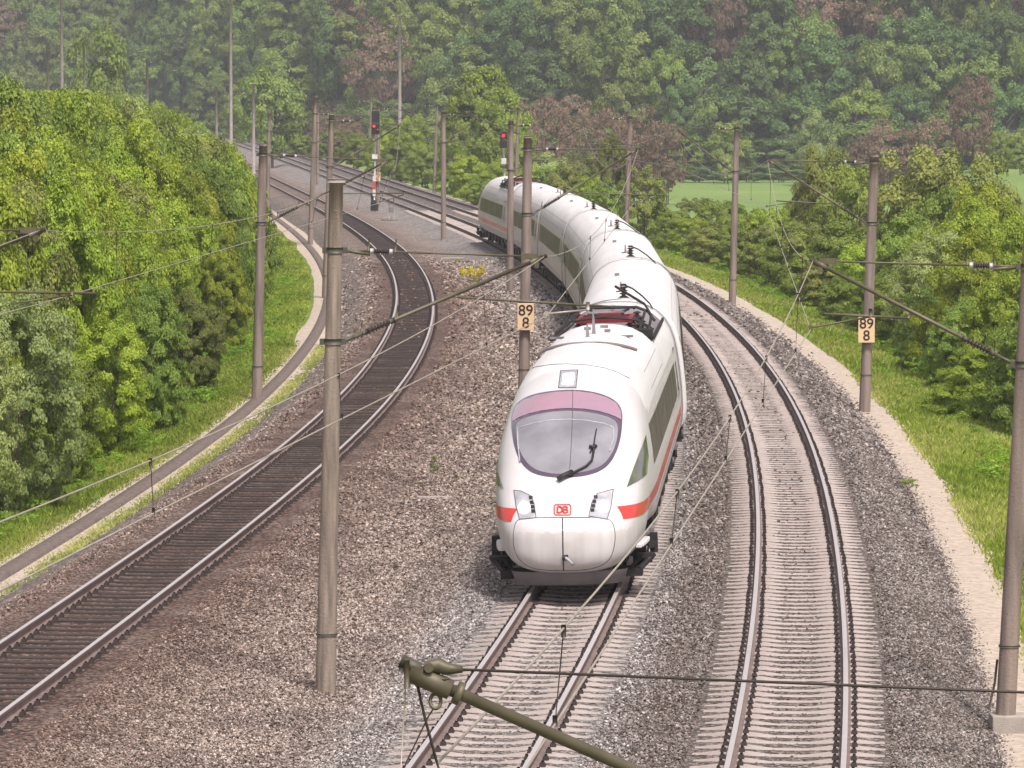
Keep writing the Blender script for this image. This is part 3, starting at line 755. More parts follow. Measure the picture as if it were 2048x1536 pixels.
# logo
c = z2([(577, 978)])[0]
b = MB(); q = [(c[0] - 14, c[1] - 10.5), (c[0] + 14, c[1] - 10.5), (c[0] + 16.5, c[1] - 8), (c[0] + 16.5, c[1] + 8), (c[0] + 14, c[1] + 10.5), (c[0] - 14, c[1] + 10.5), (c[0] - 16.5, c[1] + 8), (c[0] - 16.5, c[1] - 8)]
nose_line(b, q, .012, 0, .010, 3, True); child('logo_frame', b, M_RED, car1)
b = MB(); x0, y0 = c
def arc(cx, cy, rx, ry, n=8): return [(cx + rx * math.sin(math.pi * q / n), cy - ry * math.cos(math.pi * q / n)) for q in range(n + 1)]
nose_line(b, [(x0 - 10, y0 - 6.2)] + arc(x0 - 6, y0, 5.2, 6.2) + [(x0 - 10, y0 + 6.2), (x0 - 10, y0 - 6.2)], .017, 0, .014, 2); child('logo_letter', b, M_RED, car1)
b = MB(); nose_line(b, [(x0 + 2, y0 - 6.2)] + arc(x0 + 6, y0 - 3.2, 3.6, 3.0) + [(x0 + 2.5, y0 - .2)], .016, 0, .014, 2)
nose_line(b, [(x0 + 2.5, y0 - .2)] + arc(x0 + 6.4, y0 + 3.1, 4.2, 3.2) + [(x0 + 2, y0 + 6.2), (x0 + 2, y0 - 6.2)], .016, 0, .014, 2); child('logo_letter', b, M_RED, car1)
# cab side windows
for pl in ([(214, 640), (222, 690), (240, 770), (262, 830), (277, 870), (228, 836), (206, 800)], [(1003, 588), (985, 640), (945, 745), (905, 860), (965, 826), (1008, 792), (1016, 700)]):
    b = MB(); P = z2(pl); nose_patch(b, P, .014, 0, 5, False, near_hit)
    child('cab_window', b, M_CABG, car1)
# wiper
b = MB(); W_ = [nose_hit(*p, .05) for p in z2([(560, 828), (600, 808), (650, 786), (700, 760), (728, 730), (735, 690), (738, 650)])]
b.tube(W_, .022, 6); b.tube([nose_hit(*p, .07) for p in z2([(556, 832), (585, 815), (630, 796)])], .05, 8)
b.tube([nose_hit(*p, .04) for p in z2([(718, 690), (738, 650), (742, 610), (750, 568)])], .012, 5); b.tube([nose_hit(*p, .06) for p in z2([(715, 662), (735, 668), (748, 660)])], .035, 6)
child('wiper', b, M_BLACK, car1)
b = MB(); h0 = nose_hit(*z2([(592, 1222)])[0], .01)
b.tube([h0, h0 + Vector((.05, -.12, -.02)), h0 + Vector((.14, -.22, -.10))], .028, 8); b.tube([h0 + Vector((-.05, 0, 0)), h0 + Vector((.05, 0, 0))], .05, 8, 1)
child('tow_hook', b, [M_LAMPG, M_BLACK], car1)
# lower fairing, side flaps, steps
b = MB()
for k, (r0, zz, hh) in enumerate(((1.0, .29, .20),)):
    P = []
    for i in range(25):
        a = math.pi * i / 24; P.append((-math.cos(a) * 1.02, .95 - math.sin(a) ** .6 * .62, 0))
    V = [(x, y, .40) for x, y, _ in P] + [(x * .93, y + .06, .16) for x, y, _ in P]
    b.add(V, [(i, i + 1, 26 + i, 25 + i) for i in range(24)] + [tuple(range(25, 50))], 0, True)
child('front_fairing', b, M_GREY, car1)
b = MB()
for sd in (-1, 1):
    for i in range(6):
        s = 1.3 + i * .22; x = nose_sec(s)[:, 0].max()
        b.box((sd * (x - .05), s, .74), (.12, .23, .08), 0)
child('side_flap', b, M_WHITE, car1, bevel=.02)
for sd in (-1, 1):
    b = MB()
    b.box((sd * 1.31, 1.95, .50), (.30, .22, .07)); b.box((sd * 1.36, 2.15, .44), (.10, .3, .16)); b.box((sd * 1.20, 2.3, .36), (.18, .5, .12)); b.tube([(sd * 1.2, 1.9, .46), (sd * 1.0, 1.6, .26), (sd * .8, 1.5, .2)], .04, 6); b.tube([(sd * 1.44, 2.0, .5), (sd * 1.2, 1.5, .3)], .05, 6); b.box((sd * 1.0, 1.7, .25), (.5, .5, .14))
    b.tube([(sd * 1.40, 2.6, .62), (sd * 1.38, 3.4, .55)], .07, 8); b.box((sd * 1.42, 3.0, .62), (.14, .18, .35))
    child('bogie_guard', b, M_UNDER, car1)
# roof details of the first car
b = MB(); b.box((0, 13.3, 4.07), (.07, .26, .54), 0, taper=.3); child('roof_antenna', b, M_GREY, car1)
b = MB(); b.box((-.08, 12.2, 3.94), (.08, .2, .28), 0, taper=.35); child('roof_antenna', b, M_GREY, car1)
for x in (-.78, .62):
    b = MB()
    for a in (.6, -.6): b.box((x, 13.7, 3.75), (.34, .06, .04), 0, Matrix.Rotation(a, 3, 'Z'))
    child('roof_hatch', b, M_GREY, car1)
for x, q, w_ in ((.12, 15.6, .16), (-.2, 15.0, .14), (.25, 14.0, .12)):
    b = MB(); b.box((x, q, 3.86), (w_, .12, .05), 0); child('roof_vent', b, M_GREY, car1)
b = MB(); P = []
for i in range(17):
    x = -.95 + 1.9 * i / 16; P.append((x, 10.1 + .35 * (x / .95) ** 2, 3.83 - .20 * (abs(x)) ** 2.4))
b.tube(P[:11], .035, 6, 0); b.tube(P[10:], .035, 6, 1); child('roof_gutter', b, [M_GREY, M_RAILSIDE], car1)
# pantograph
pb = MB(); zf = 3.48
for sx_ in (-.55, .55):
    for q in (18.6, 20.6): pb.disc_stack((sx_, q, zf), (sx_, q, zf + .30), .10, 4, 10, 1)
    pb.box((sx_, 19.6, zf + .34), (.09, 2.3, .09), 0)
for q in (18.6, 19.5, 20.6): pb.box((0, q, zf + .34), (1.2, .1, .08), 0)
pb.box((.1, 19.0, zf + .42), (.5, .35, .14), 0); pb.box((-.2, 20.2, zf + .40), (.35, .3, .12), 0)
pb.tube([(0, 20.6, zf + .38), (0, 18.9, zf + .42)], .06, 8, 0)
pb.tube([(-.15, 18.9, zf + .42), (-.42, 21.6, zf + .44)], .03, 6, 3); pb.tube([(.15, 18.9, zf + .42), (.42, 21.6, zf + .44)], .03, 6, 3)
pb.tube([(-.4, 19.6, zf + .46), (.4, 19.6, zf + .46)], .04, 8, 2)
for q in (21.45, 21.75):
    pb.tube([(-1.0, q, zf + .16), (-.85, q, zf + .38), (-.6, q, zf + .48), (.6, q, zf + .48), (.85, q, zf + .38), (1.0, q, zf + .16)], .028, 6, 3)
pb.tube([(-.55, 21.45, zf + .46), (-.55, 21.75, zf + .46)], .03, 6, 3); pb.tube([(.55, 21.45, zf + .46), (.55, 21.75, zf + .46)], .03, 6, 3)
for q in (18.3, 18.8): pb.tube([(-1.05, q, zf + .12), (-.7, q, zf + .36), (0, q, zf + .44), (.7, q, zf + .36), (1.05, q, zf + .12)], .022, 6, 3)
child('pantograph', pb, [M_REDMETAL, M_INS, M_GREY, M_UNDER], car1)
b = MB()
for x, q in ((.75, 18.2), (.78, 19.4), (.70, 21.0), (-.75, 22.9), (.55, 23.4)): b.disc_stack((x, q, zf), (x, q, zf + .32), .09, 4, 10, 1)
b.tube([(.95, 17.6, zf + .1), (1.0, 18.4, zf + .34), (.95, 20.5, zf + .36), (.75, 22.5, zf + .5), (.2, 24.0, zf + .75), (0, 25.6, 4.25)], .03, 6, 0)
b.tube([(.75, 17.4, zf + .05), (.85, 18.2, zf + .42), (.8, 21.0, zf + .40)], .03, 6, 0)
b.tube([(-.95, 18.0, zf + .06), (-.75, 20.5, zf + .2), (-.75, 22.9, zf + .36)], .025, 6, 0)
for sd in (-1, 1): b.box((sd * 1.08, 21.2, zf + .03), (.05, 7.6, .07), 0)
b.box((.85, 17.9, zf + .10), (.4, .7, .18), 0); b.box((-.9, 17.7, zf + .05), (.5, .5, .08), 0)
child('high_voltage_cable', b, [M_UNDER, M_INS], car1)

def jumper(par, L, strong=True, x=0):
    """high-voltage bushing at the front of a car and the cable bridging to the next roof"""
    b = MB(); z = 3.80
    b.box((x, .9, z + .02), (.26, .26, .05), 0); b.disc_stack((x, .9, z + .04), (x, .9, z + .32), .10, 4, 10, 1); b.tube([(x, .9, z + .32), (x, .9, z + .37)], .07, 8, 0)
    b.tube([(x, .9, z + .35), (x + .22, .45, z + .27), (x + .45, -.3, z + .12), (x + .62, -1.1, z - .02), (x + .68, -1.6, z - .10)], .020, 6, 0)
    child('roof_bushing', b, [M_UNDER, M_INS], par)
    b = MB(); b.box((x - .1, 4.2, z + .14), (.08, .2, .28), 0, taper=.4); b.tube([(x - .1, 4.2, z + .0), (x - .1, 4.2, z + .06)], .12, 10, 0); child('roof_antenna', b, M_GREY, par)
    b = MB(); b.box((x - .3, 14, z + .05), (.12, .16, .08), 0); child('roof_vent', b, M_GREY, par)
def gangway(par, s):
    b = MB(); P = nose_sec(20) * [.86, .935] + [0, .04]; full = np.r_[P, P[-2:0:-1] * [-1, 1]]; c_ = len(full)
    V = [(x, s + q, z) for q in (0, GAP) for x, z in full]
    b.add(V, [(k, (k + 1) % c_, c_ + (k + 1) % c_, c_ + k) for k in range(c_)], 0, True)
    child('gangway', b, M_SEAM, par)
    for q in (s - .12, s + GAP + .12):
        P = nose_sec(20); full = [(x * 1.001, q, z) for x, z in P[4:]] + [(-x * 1.001, q, z) for x, z in P[-2:3:-1]]
        b = MB(); b.tube(full, .016, 4, cap=False); child('body_seam', b, M_GREYL, par)
def full_copy(src, par):
    c = src.copy(); COL.objects.link(c); c.parent = par
    for ch in src.children:
        g = ch.copy(); COL.objects.link(g); g.parent = c
    return c
gangway(car1, NOSE_L)
sfront = NOSE_L + GAP; mids = []
for k in range(5):
    o, rz = car_matrix(sfront, CAR_L, 3.6, CAR_L - 3.6)
    if k == 0:
        c = link_mesh('carriage', mid_me, train, o - TL)
        fit_sides(c, mid_bvh, CAR_L, False); jumper(c, CAR_L); gangway(c, CAR_L); proto_car = c
    else: c = full_copy(proto_car, train); c.location = o - TL
    c.rotation_euler = (0, TILT, rz); sfront += CAR_L + GAP
tail = nose_me
o, rz = car_matrix(sfront, NOSE_L, 3.6, NOSE_L - 4.1)
a_, b_2 = path(sfront + 3.6), path(sfront + NOSE_L - 4.1); dd = (b_2 - a_).normalized(); oe = a_ + dd * (NOSE_L - 3.6)
tc_ = link_mesh('carriage', nose_me, train, oe - TL); tc_.rotation_euler = (0, -TILT, rz + math.pi)
for ch in car1.children:
    if ch.name.split('.')[0] in ('red_stripe', 'window_band', 'door', 'skirt_seam', 'roof_rib', 'underframe_box', 'bogie', 'windscreen', 'headlight', 'pantograph', 'high_voltage_cable', 'side_flap', 'cab_window', 'bogie_guard', 'front_fairing'):
        g = ch.copy(); COL.objects.link(g); g.parent = tc_

# ------------------------------------------------------------------ catenary masts, cantilevers, overhead line
def insul(par, p0, p1, r, horns=True, white=True):
    """rod insulator between p0 and p1 (coordinates of par) with end caps and arcing horns"""
    p0, p1 = Vector(p0), Vector(p1); b = MB(); L = (p1 - p0).length; d = (p1 - p0) / L
    a, c = p0 + d * L * .16, p1 - d * L * .16
    b.disc_stack(a, c, r, 7, 12, 0)
    b.tube([p0, a], r * .8, 12, 1); b.tube([c, p1], r * .8, 12, 1)
    if horns:
        for q in (p0 - d * .03, p1 + d * .03): b.tube([q, q + Vector((0, 0, .20)) + (p1 - p0).normalized() * .02], [.02, .008], 5, 2)
    return b.build('insulator', [M_INS, M_INSW if white else M_STEEL, M_TUBE], par)
def cantilever(root, origin, Y, mx0, z0, tip, mx1, z1, reg=None, arm=None, detail=True, rt=.03):
    """mx0,z0 upper bracket; mx1,z1 lower bracket; tip (x,z); reg ((x,z),(x,z)) registration tube; arm ((x,z),(x,z)) steady arm"""
    o = Vector(origin); P = lambda x, z, dy=0: Vector((x, Y + dy, z)) - o
    T = P(*tip); A, B_ = P(mx0, z0), P(mx1, z1)
    b = MB(); b.tube([B_ + (T - B_) * .06, T + (T - B_).normalized() * .05], rt, 8)
    if detail:
        e = (T - B_).normalized(); b.tube([T - e * .22, T - e * .02], rt * 1.5, 8); b.box(T - e * .12 + Vector((0, 0, -.06)), (.07, .06, .12))
    c = b.build('cantilever', M_TUBE, root)
    fr = .10 if abs(tip[0] - mx0) > 2.4 else .12
    sgn = 1 if tip[0] > mx0 else -1
    d = (T - A); i0, i1 = A + d * .13, A + d * .245
    if not detail: i0, i1 = A + d * .04, A + d * .20
    insul(c, i0, i1, .055 if detail else .05)
    b = MB(); b.tube([A, i0], .022, 6); b.tube([i1, T - d.normalized() * .12], .017 if detail else .02, 6)
    if detail: b.box(T - d.normalized() * .22, (.26, .05, .09)); b.tube([A, i0 + Vector((0, 0, -.05))], .03, 6)
    b.build('tie_rod', M_TUBE, c)
    d = (T - B_); insul(c, B_ + d * .10, B_ + d * .26, .055, white=False)
    b = MB(); b.tube([B_, B_ + d * .10], .03, 6); b.build('strut_fitting', M_STEEL, c)
    if reg:
        b = MB(); (x0, zz0), (x1, zz1) = reg; b.tube([P(x0, zz0), P(x1, zz1)], .021, 6)
        q = B_ + (T - B_) * ((P(x0, zz0) - B_).length / (T - B_).length); b.tube([q, P(x0, zz0)], .03, 6)
        b.build('registration_tube', M_TUBE, c)
    if arm:
        b = MB(); (x0, zz0), (x1, zz1) = arm; b.tube([P(x0, zz0), P(x1, zz1 + .03)], .016, 6); b.tube([P(x0, zz0), P(x0, zz0 + .12)], .03, 6); b.box(P(x1, zz1 + .03), (.05, .05, .07))
        b.build('steady_arm', M_WIRE if Y > 68 and Y < 69 else M_TUBE, c)
    return c
def mast(X, Y, zb, tx, tz, label, rb=.165, rt=.125, cap=False, lichen=False, bands=(), square_base=False, sleeve=True, group='concrete masts carrying the overhead line'):
    root = tag(empty('catenary_mast', (X, Y, zb)), label, 'mast', group)
    H = tz - zb; dx = tx - X; n = 10
    pts = [(dx * i / n, 0, H * i / n) for i in range(-1, n + 1)]; pts[0] = (0, 0, -.5)
    rs = [rb] + [rb + (rt - rb) * i / n for i in range(n + 1)]
    b = MB(); b.tube(pts, rs, 20, 0)
    b.build('pole', M_CONCG if lichen else M_CONC, root)
    if cap: b = MB(); b.tube([(dx, 0, H - .02), (dx, 0, H + .04)], rt * 1.32, 16); b.build('cap', M_BASE, root)
    else: b = MB(); b.tube([(dx, 0, H - .01), (dx, 0, H + .05)], rt * 1.05, 14); b.build('cap', M_CONC, root)
    if sleeve:
        b = MB(); k = 1.05 / H; b.tube([(dx * k, 0, H * k), (dx * k, 0, H * k + .03)], rb * .99 + .012, 16); b.build('ring_mark', M_STEEL, root)
    if square_base:
        b = MB(); b.box((.06, 0, -.10), (.56, .5, .28)); b.build('foundation', M_BASE, root, bevel=.02)
        b = MB(); b.tube([(-.28, -.30, .15), (-.20, -.33, .55), (-.16, -.30, .9)], .018, 6); b.build('earth_cable', M_WIRED, root)
    def px(z): return X + dx * (z - zb) / H
    for z in bands:
        k = (z - zb) / H; r = rb + (rt - rb) * k
        b = MB(); b.tube([(dx * k, 0, H * k - .045), (dx * k, 0, H * k + .045)], r + .018, 18); b.box((dx * k + .0, 0, H * k), (2 * r + .16, .08, .09)); b.build('clamp_band', M_STEEL, root)
    return root, px
def pz(py, Y): return CAMZ - (py - YH) / F * Y
def pxx(p, Y): return (p - 1024) / F * Y
SUP = {'L': [], 'M': [], 'R': []}
def full_mast(name, bx, by, tx, ty, Y, line, tip, up_y, lo_y, reg=None, arm=None, contact=None, label='', zb=None, **kw):
    X = pxx(bx, Y); zb = pz(by, Y) if zb is None else zb
    zu, zl = pz(up_y, Y), pz(lo_y, Y)
    root, px = mast(X, Y, zb, pxx(tx, Y), pz(ty, Y), label, bands=(zu, zl), **kw)
    T = (pxx(tip[0], Y), pz(tip[1], Y)); q = lambda p: (pxx(p[0], Y), pz(p[1], Y))
    sg = 1 if T[0] > X else -1
    contact = contact or (tip[0] - 10 * sg, 175 + 3.55 * F / Y)
    cz = q(contact)
    reg = reg or ((0, 0), None)
    if reg[1] is None:
        rz = cz[1] + .28
        t = (rz - zl) / (T[1] - zl); x0 = px(zl) + (T[0] - px(zl)) * t
        reg = ((x0, rz), (T[0] + sg * .75, rz + .02)); arm = ((T[0] + sg * .5, rz - .03), cz)
    else: reg = (q(reg[0]), q(reg[1])); arm = (q(arm), cz)
    cantilever(root, (X, Y, zb), Y, px(zu) + sg * .14, zu, T, px(zl) + sg * .15, zl, reg, arm)
    SUP[line].append((Y, T[0], T[1], cz[0], cz[1])); return root
def auto_mast(bx, Y, tx, ty, line, label, zb=None, detail=True, rb=.165, rt=.12, tipz=7.05):
    X = pxx(bx, Y); tr = {'L': Lx, 'M': Mx, 'R': Rx}[line]
    zb = float(gz(X, Y)) - .03 if zb is None else zb
    zu = min(tipz + .15, pz(ty, Y) - .2); zl = 5.45
    root, px = mast(X, Y, zb, pxx(tx, Y), pz(ty, Y), label, rb=rb, rt=rt, bands=(zu, zl))
    c = float(tr(Y)); sg = 1 if c > X else -1; st = .3 * (1 if int(Y / 66) % 2 else -1)
    T = (c + st, tipz)
    cantilever(root, (X, Y, zb), Y, px(zu) + sg * .14, zu, T, px(zl) + sg * .15, zl, ((px(zl) + (T[0] - px(zl)) * .03, 5.5), (T[0] + sg * .7, 5.55)), ((T[0] + sg * .5, 5.5), (T[0] - sg * .2, 5.25)))
    SUP[line].append((Y, T[0], tipz, T[0] - sg * .2, 5.25)); return root

# masts beside the three tracks, nearest first
full_mast('A', 648, 1412, 673, 362, 68.6, 'M', (1088, 513), 500, 683, ((912, 594), (1222, 613)), (1176, 619), (1094, 631),
          'nearest concrete mast with flat cap standing between the dark track and the train', rb=.158, rt=.105, cap=True, lichen=True)
full_mast('J', 2018, 1440, 2067, 364, 66.5, 'R', (1626, 521), 533, 728, ((1818, 636), (1648, 627)), (1742, 633), (1622, 659),
          'concrete mast on a square foundation at the right edge of the frame', rb=.15, rt=.11, square_base=True)
full_mast('C', 1731, 822, 1748, 312, 132.6, 'R', (1535, 320), 324, 446, ((1678, 408), (1552, 401)), (1585, 404), (1533, 414),
          'concrete mast carrying the distance sign beside the right-hand grass verge', rb=.17, rt=.13)
full_mast('D', 1465, 607, 1473, 252, 199, 'R', (1347, 254), 258, 343, None, None, None, 'slim weathered mast on the verge beyond the signed right-hand mast', rb=.165, rt=.12)
full_mast('E', 1047, 811, 1056, 275, 133, 'M', (1276, 298), 298, 428, ((1140, 384), (1332, 391)), (1310, 394), (1268, 405),
          'concrete mast carrying the distance sign half hidden behind the train nose', rb=.17, rt=.13)
full_mast('F', 1020, 592, 1022, 240, 204, 'M', (1165, 252), 250, 341, None, None, None, 'mast in front of the train flank just left of the signed mast', rb=.165, rt=.12)
full_mast('B', 512, 802, 527, 290, 138, 'L', (776, 321), 309, 446, None, None, (760, 405), 'concrete mast at the edge of the left woodland beside the sandy path', rb=.165, rt=.12)
full_mast('B2', 650, 597, 664, 229, 205, 'L', (800, 250), 240, 334, None, None, None, 'mast right behind the nearest capped mast on the left path', rb=.16, rt=.12, zb=-.82)
auto_mast(1251, 262, 1260, 231, 'R', 'mast rising from the bushes behind the train roof', rt=.125)
auto_mast(1030, 329, 1037, 215, 'R', 'reddish mast behind the tail of the train next to the red-lit signal', rb=.15, rt=.10)
auto_mast(868, 410, 875, 207, 'R', 'leaning mast on the far verge behind the mast left of the train tail', zb=-.75, rt=.11)
auto_mast(737, 528, 744, 190, 'R', 'thin far mast on the verge just left of the red signal head', zb=-.75, rb=.15, rt=.10)
auto_mast(887, 273, 887, 222, 'M', 'sturdy mast on the grey ballast left of the train tail', rt=.135)
auto_mast(755.5, 343, 757, 205, 'M', 'mast with small cream plate directly behind the two-lamp signal', rt=.12)
auto_mast(635, 429, 637, 208, 'M', 'far mast between the tracks, half hidden by the mast on the left path', rb=.15, rt=.10)
auto_mast(620.5, 274, 632, 194, 'L', 'tall mast on the left path between two others, left of the capped one', zb=-.82, rt=.12)
auto_mast(535, 346, 540, 226, 'L', 'mast just right of the woodland-edge mast where the left track bends', zb=-.82, rb=.15)
auto_mast(584, 640, 586, 178, 'R', 'farthest thin mast standing on the right-hand verge beyond the bend', rb=.14, rt=.10)
SUP['L'].append((70, -7.35, 6.58, -7.3, 5.45))
def near_left():
    Y, X, zb = 70, -11.3, -.85
    root, px = mast(X, Y, zb, X + .15, 7.6, 'mast left of the frame whose cantilever tips reach over the bushes', bands=(6.75, 5.2))
    cantilever(root, (X, Y, zb), Y, px(6.75) + .14, 6.60, (-7.3, 6.58), px(5.2) + .15, 5.15, ((-10.2, 5.66), (-6.47, 5.60)), ((-6.85, 5.58), (-7.75, 5.42)))
near_left()
def near_right():
    Y, X, zb = 18.7, 4.02, -.8
    root, px = mast(X, Y, zb, X + .1, 7.2, 'foreground mast beyond the lower right corner with olive cantilever tube', bands=(6.2, 4.42))
    o = Vector((X, Y, zb)); P = lambda p, q, dy=0: at(p, q, Y + dy) - o
    T, B_ = P(826, 1352), Vector((-.15, 0, 4.46 - zb))
    b = MB(); b.tube([T, B_ + (T - B_) * .2], .026, 14)
    e = (T - B_).normalized(); b.tube([T + e * .02, T - e * .17], .043, 14); b.tube([T - e * .19, T - e * .22], .05, 14)
    for k in (-1, 1): b.tube([T + e * .03 + Vector((0, .04 * k, .05)), T + e * .03 + Vector((0, .04 * k, -.07))], .012, 6)
    c = b.build('cantilever', M_TUBE, root)
    b = MB(); p1 = P(852, 1338); p2 = P(925, 1344)      # clevis plate of the tie rope
    b.tube([p1 + Vector((-.01, 0, 0)), p1 + Vector((.05, 0, .005)), p1 + Vector((.09, 0, -.01)), p2], [.022, .034, .026, .014], 10); b.tube([p1 + Vector((.01, -.05, 0)), p1 + Vector((.01, .05, 0))], .020, 10); b.build('clevis', M_TUBE, c)
    b = MB(); b.tube([p2, P(2100, 1392), Vector((-.14, 0, 6.2 - zb))], .0065, 6); b.build('tie_rope', M_WIRED, c)
    b = MB(); R_ = []
    rc = P(870, 1408)
    for k in range(21): a = 2 * math.pi * k / 20; R_.append(rc + Vector((math.cos(a) * .022, .01 * math.sin(a), math.sin(a) * .030)))
    b.tube(R_, .008, 8, 0, cap=False); b.tube([P(884, 1376), P(872, 1392)], .024, 8); b.tube([P(884, 1362), P(884, 1380)], .034, 10); b.build('hanging_ring', M_TUBE, c)
    b = MB(); b.tube([P(833, 1372), P(848, 1440), P(872, 1530), P(882, 1560)], .006, 6); b.tube([P(868, 1420), P(855, 1440), P(812, 1530), P(800, 1560)], .0035, 5); b.build('hanger_wire', M_WIRED, c)
    b = MB(); b.tube([P(812, 1338), P(806, 1440), P(800, 1545)], .0032, 5, 0); b.tube([P(800, 1326), P(838, 1345)], .03, 8, 1); b.tube([P(806, 1330), P(806, 1346)], .022, 8, 1); b.build('wire_clamp', [M_WIRE, M_STEEL], c)
near_right()

def catline(line, near, far, label):
    """contact wire, messenger wire and droppers of one track, hung from the cantilevers"""
    sup = sorted(near + SUP[line] + far)
    root = tag(empty('overhead_line', (sup[0][3], sup[0][0], sup[0][4])), label, 'overhead wire')
    o = root.location.copy(); mpts, cpts = [], []
    for i in range(len(sup) - 1):
        (y0, x0, z0, c0, d0), (y1, x1, z1, c1, d1) = sup[i], sup[i + 1]
        low = (z0 + z1) / 2 - max(d0, d1)
        sag = min(.00022 * (y1 - y0) ** 2, low - .38) if i == 0 and (z0 + z1) < 13 else min(.00030 * (y1 - y0) ** 2, low - .45)
        sag = max(sag, .1); n = 24
        for k in range(n + (i == len(sup) - 2)):
            t = k / n; mpts.append(Vector((x0 + (x1 - x0) * t, y0 + (y1 - y0) * t, z0 + (z1 - z0) * t - 4 * sag * t * (1 - t))) - o)
            cpts.append(Vector((c0 + (c1 - c0) * t, y0 + (y1 - y0) * t, d0 + (d1 - d0) * t)) - o)
            if k in (3, 8, 12, 16, 21) and y0 < 420:
                b = MB(); b.tube([mpts[-1], cpts[-1]], .004 if y0 < 60 else .0055, 5)
                b.tube([mpts[-1] + Vector((0, 0, .02)), mpts[-1] + Vector((0, 0, -.05))], .014, 6); b.tube([cpts[-1] + Vector((0, 0, .05)), cpts[-1] + Vector((0, 0, -.01))], .014, 6)
                b.build('dropper', M_WIRED, root)
    b = MB(); b.tube(mpts, .0072, 6); b.build('messenger_wire', M_WIRE, root)
    b = MB(); b.tube(cpts, .0080, 6); b.build('contact_wire', M_WIRE, root)
catline('R', [(18.7, -.31, 5.98, -.36, 5.30)], [(720, -40.2, 7, -40.2, 5.2)], 'overhead wires above the empty right-hand track, crossing the lower right')
catline('M', [(6, -6.5, 6.3, -6.5, 5.2)], [(530, -25.9, 7, -25.9, 5.2), (640, -36, 7, -36, 5.2)], 'overhead wires above the track of the white train, leaving at the left edge')
catline('L', [(8, -12.3, 6.6, -12.3, 5.5)], [(420, -22.2, 7, -22.2, 5.2)], 'overhead wires above the dark left-hand track in front of the woodland')

# distance signs
def km_sign(px, py, Y, wpx, hpx, label, rows):
    c = at(px, py, Y); wd, hg = wpx / F * Y, hpx / F * Y
    root = tag(empty('distance_sign', c), label, 'sign', 'cream distance signs on the masts')
    b = MB(); b.box((0, 0, 0), (wd, .02, hg)); b.build('plate', M_SIGN, root, bevel=.008)
    for dz, t in rows:
        cu = bpy.data.curves.new('digits', 'FONT'); cu.body = t; cu.size = hg * .56; cu.align_x = 'CENTER'; cu.align_y = 'CENTER'; cu.extrude = .003; cu.offset = .004
        tmp = bpy.data.objects.new('tmp', cu); COL.objects.link(tmp); bpy.context.view_layer.update()
        me = bpy.data.meshes.new_from_object(tmp.evaluated_get(bpy.context.evaluated_depsgraph_get())); bpy.data.objects.remove(tmp)
        me.materials.clear(); me.materials.append(M_INK); o = link_mesh('digits', me, root)
        o.location = (0, -.016, dz * hg); o.rotation_euler = (math.pi / 2, 0, 0)
    for z in (.33, -.33):
        b = MB(); b.box((0, .10, z * hg), (.34, .16, .04)); b.build('bracket', M_STEEL, root)
km_sign(1051.5, 633, 132.7, 33, 54, 'cream sign reading 89 over 8 on the mast left of the train nose', ((.22, '89'), (-.24, '8')))
km_sign(1734, 659, 132.3, 33, 52, 'cream sign reading 89 over 8 on the right-hand mast by the verge', ((.22, '89'), (-.24, '8')))
km_sign(755, 353, 342.6, 12, 18, 'tiny cream distance plate on the mast behind the two-lamp signal', ((.2, '90'), (-.24, '0')))

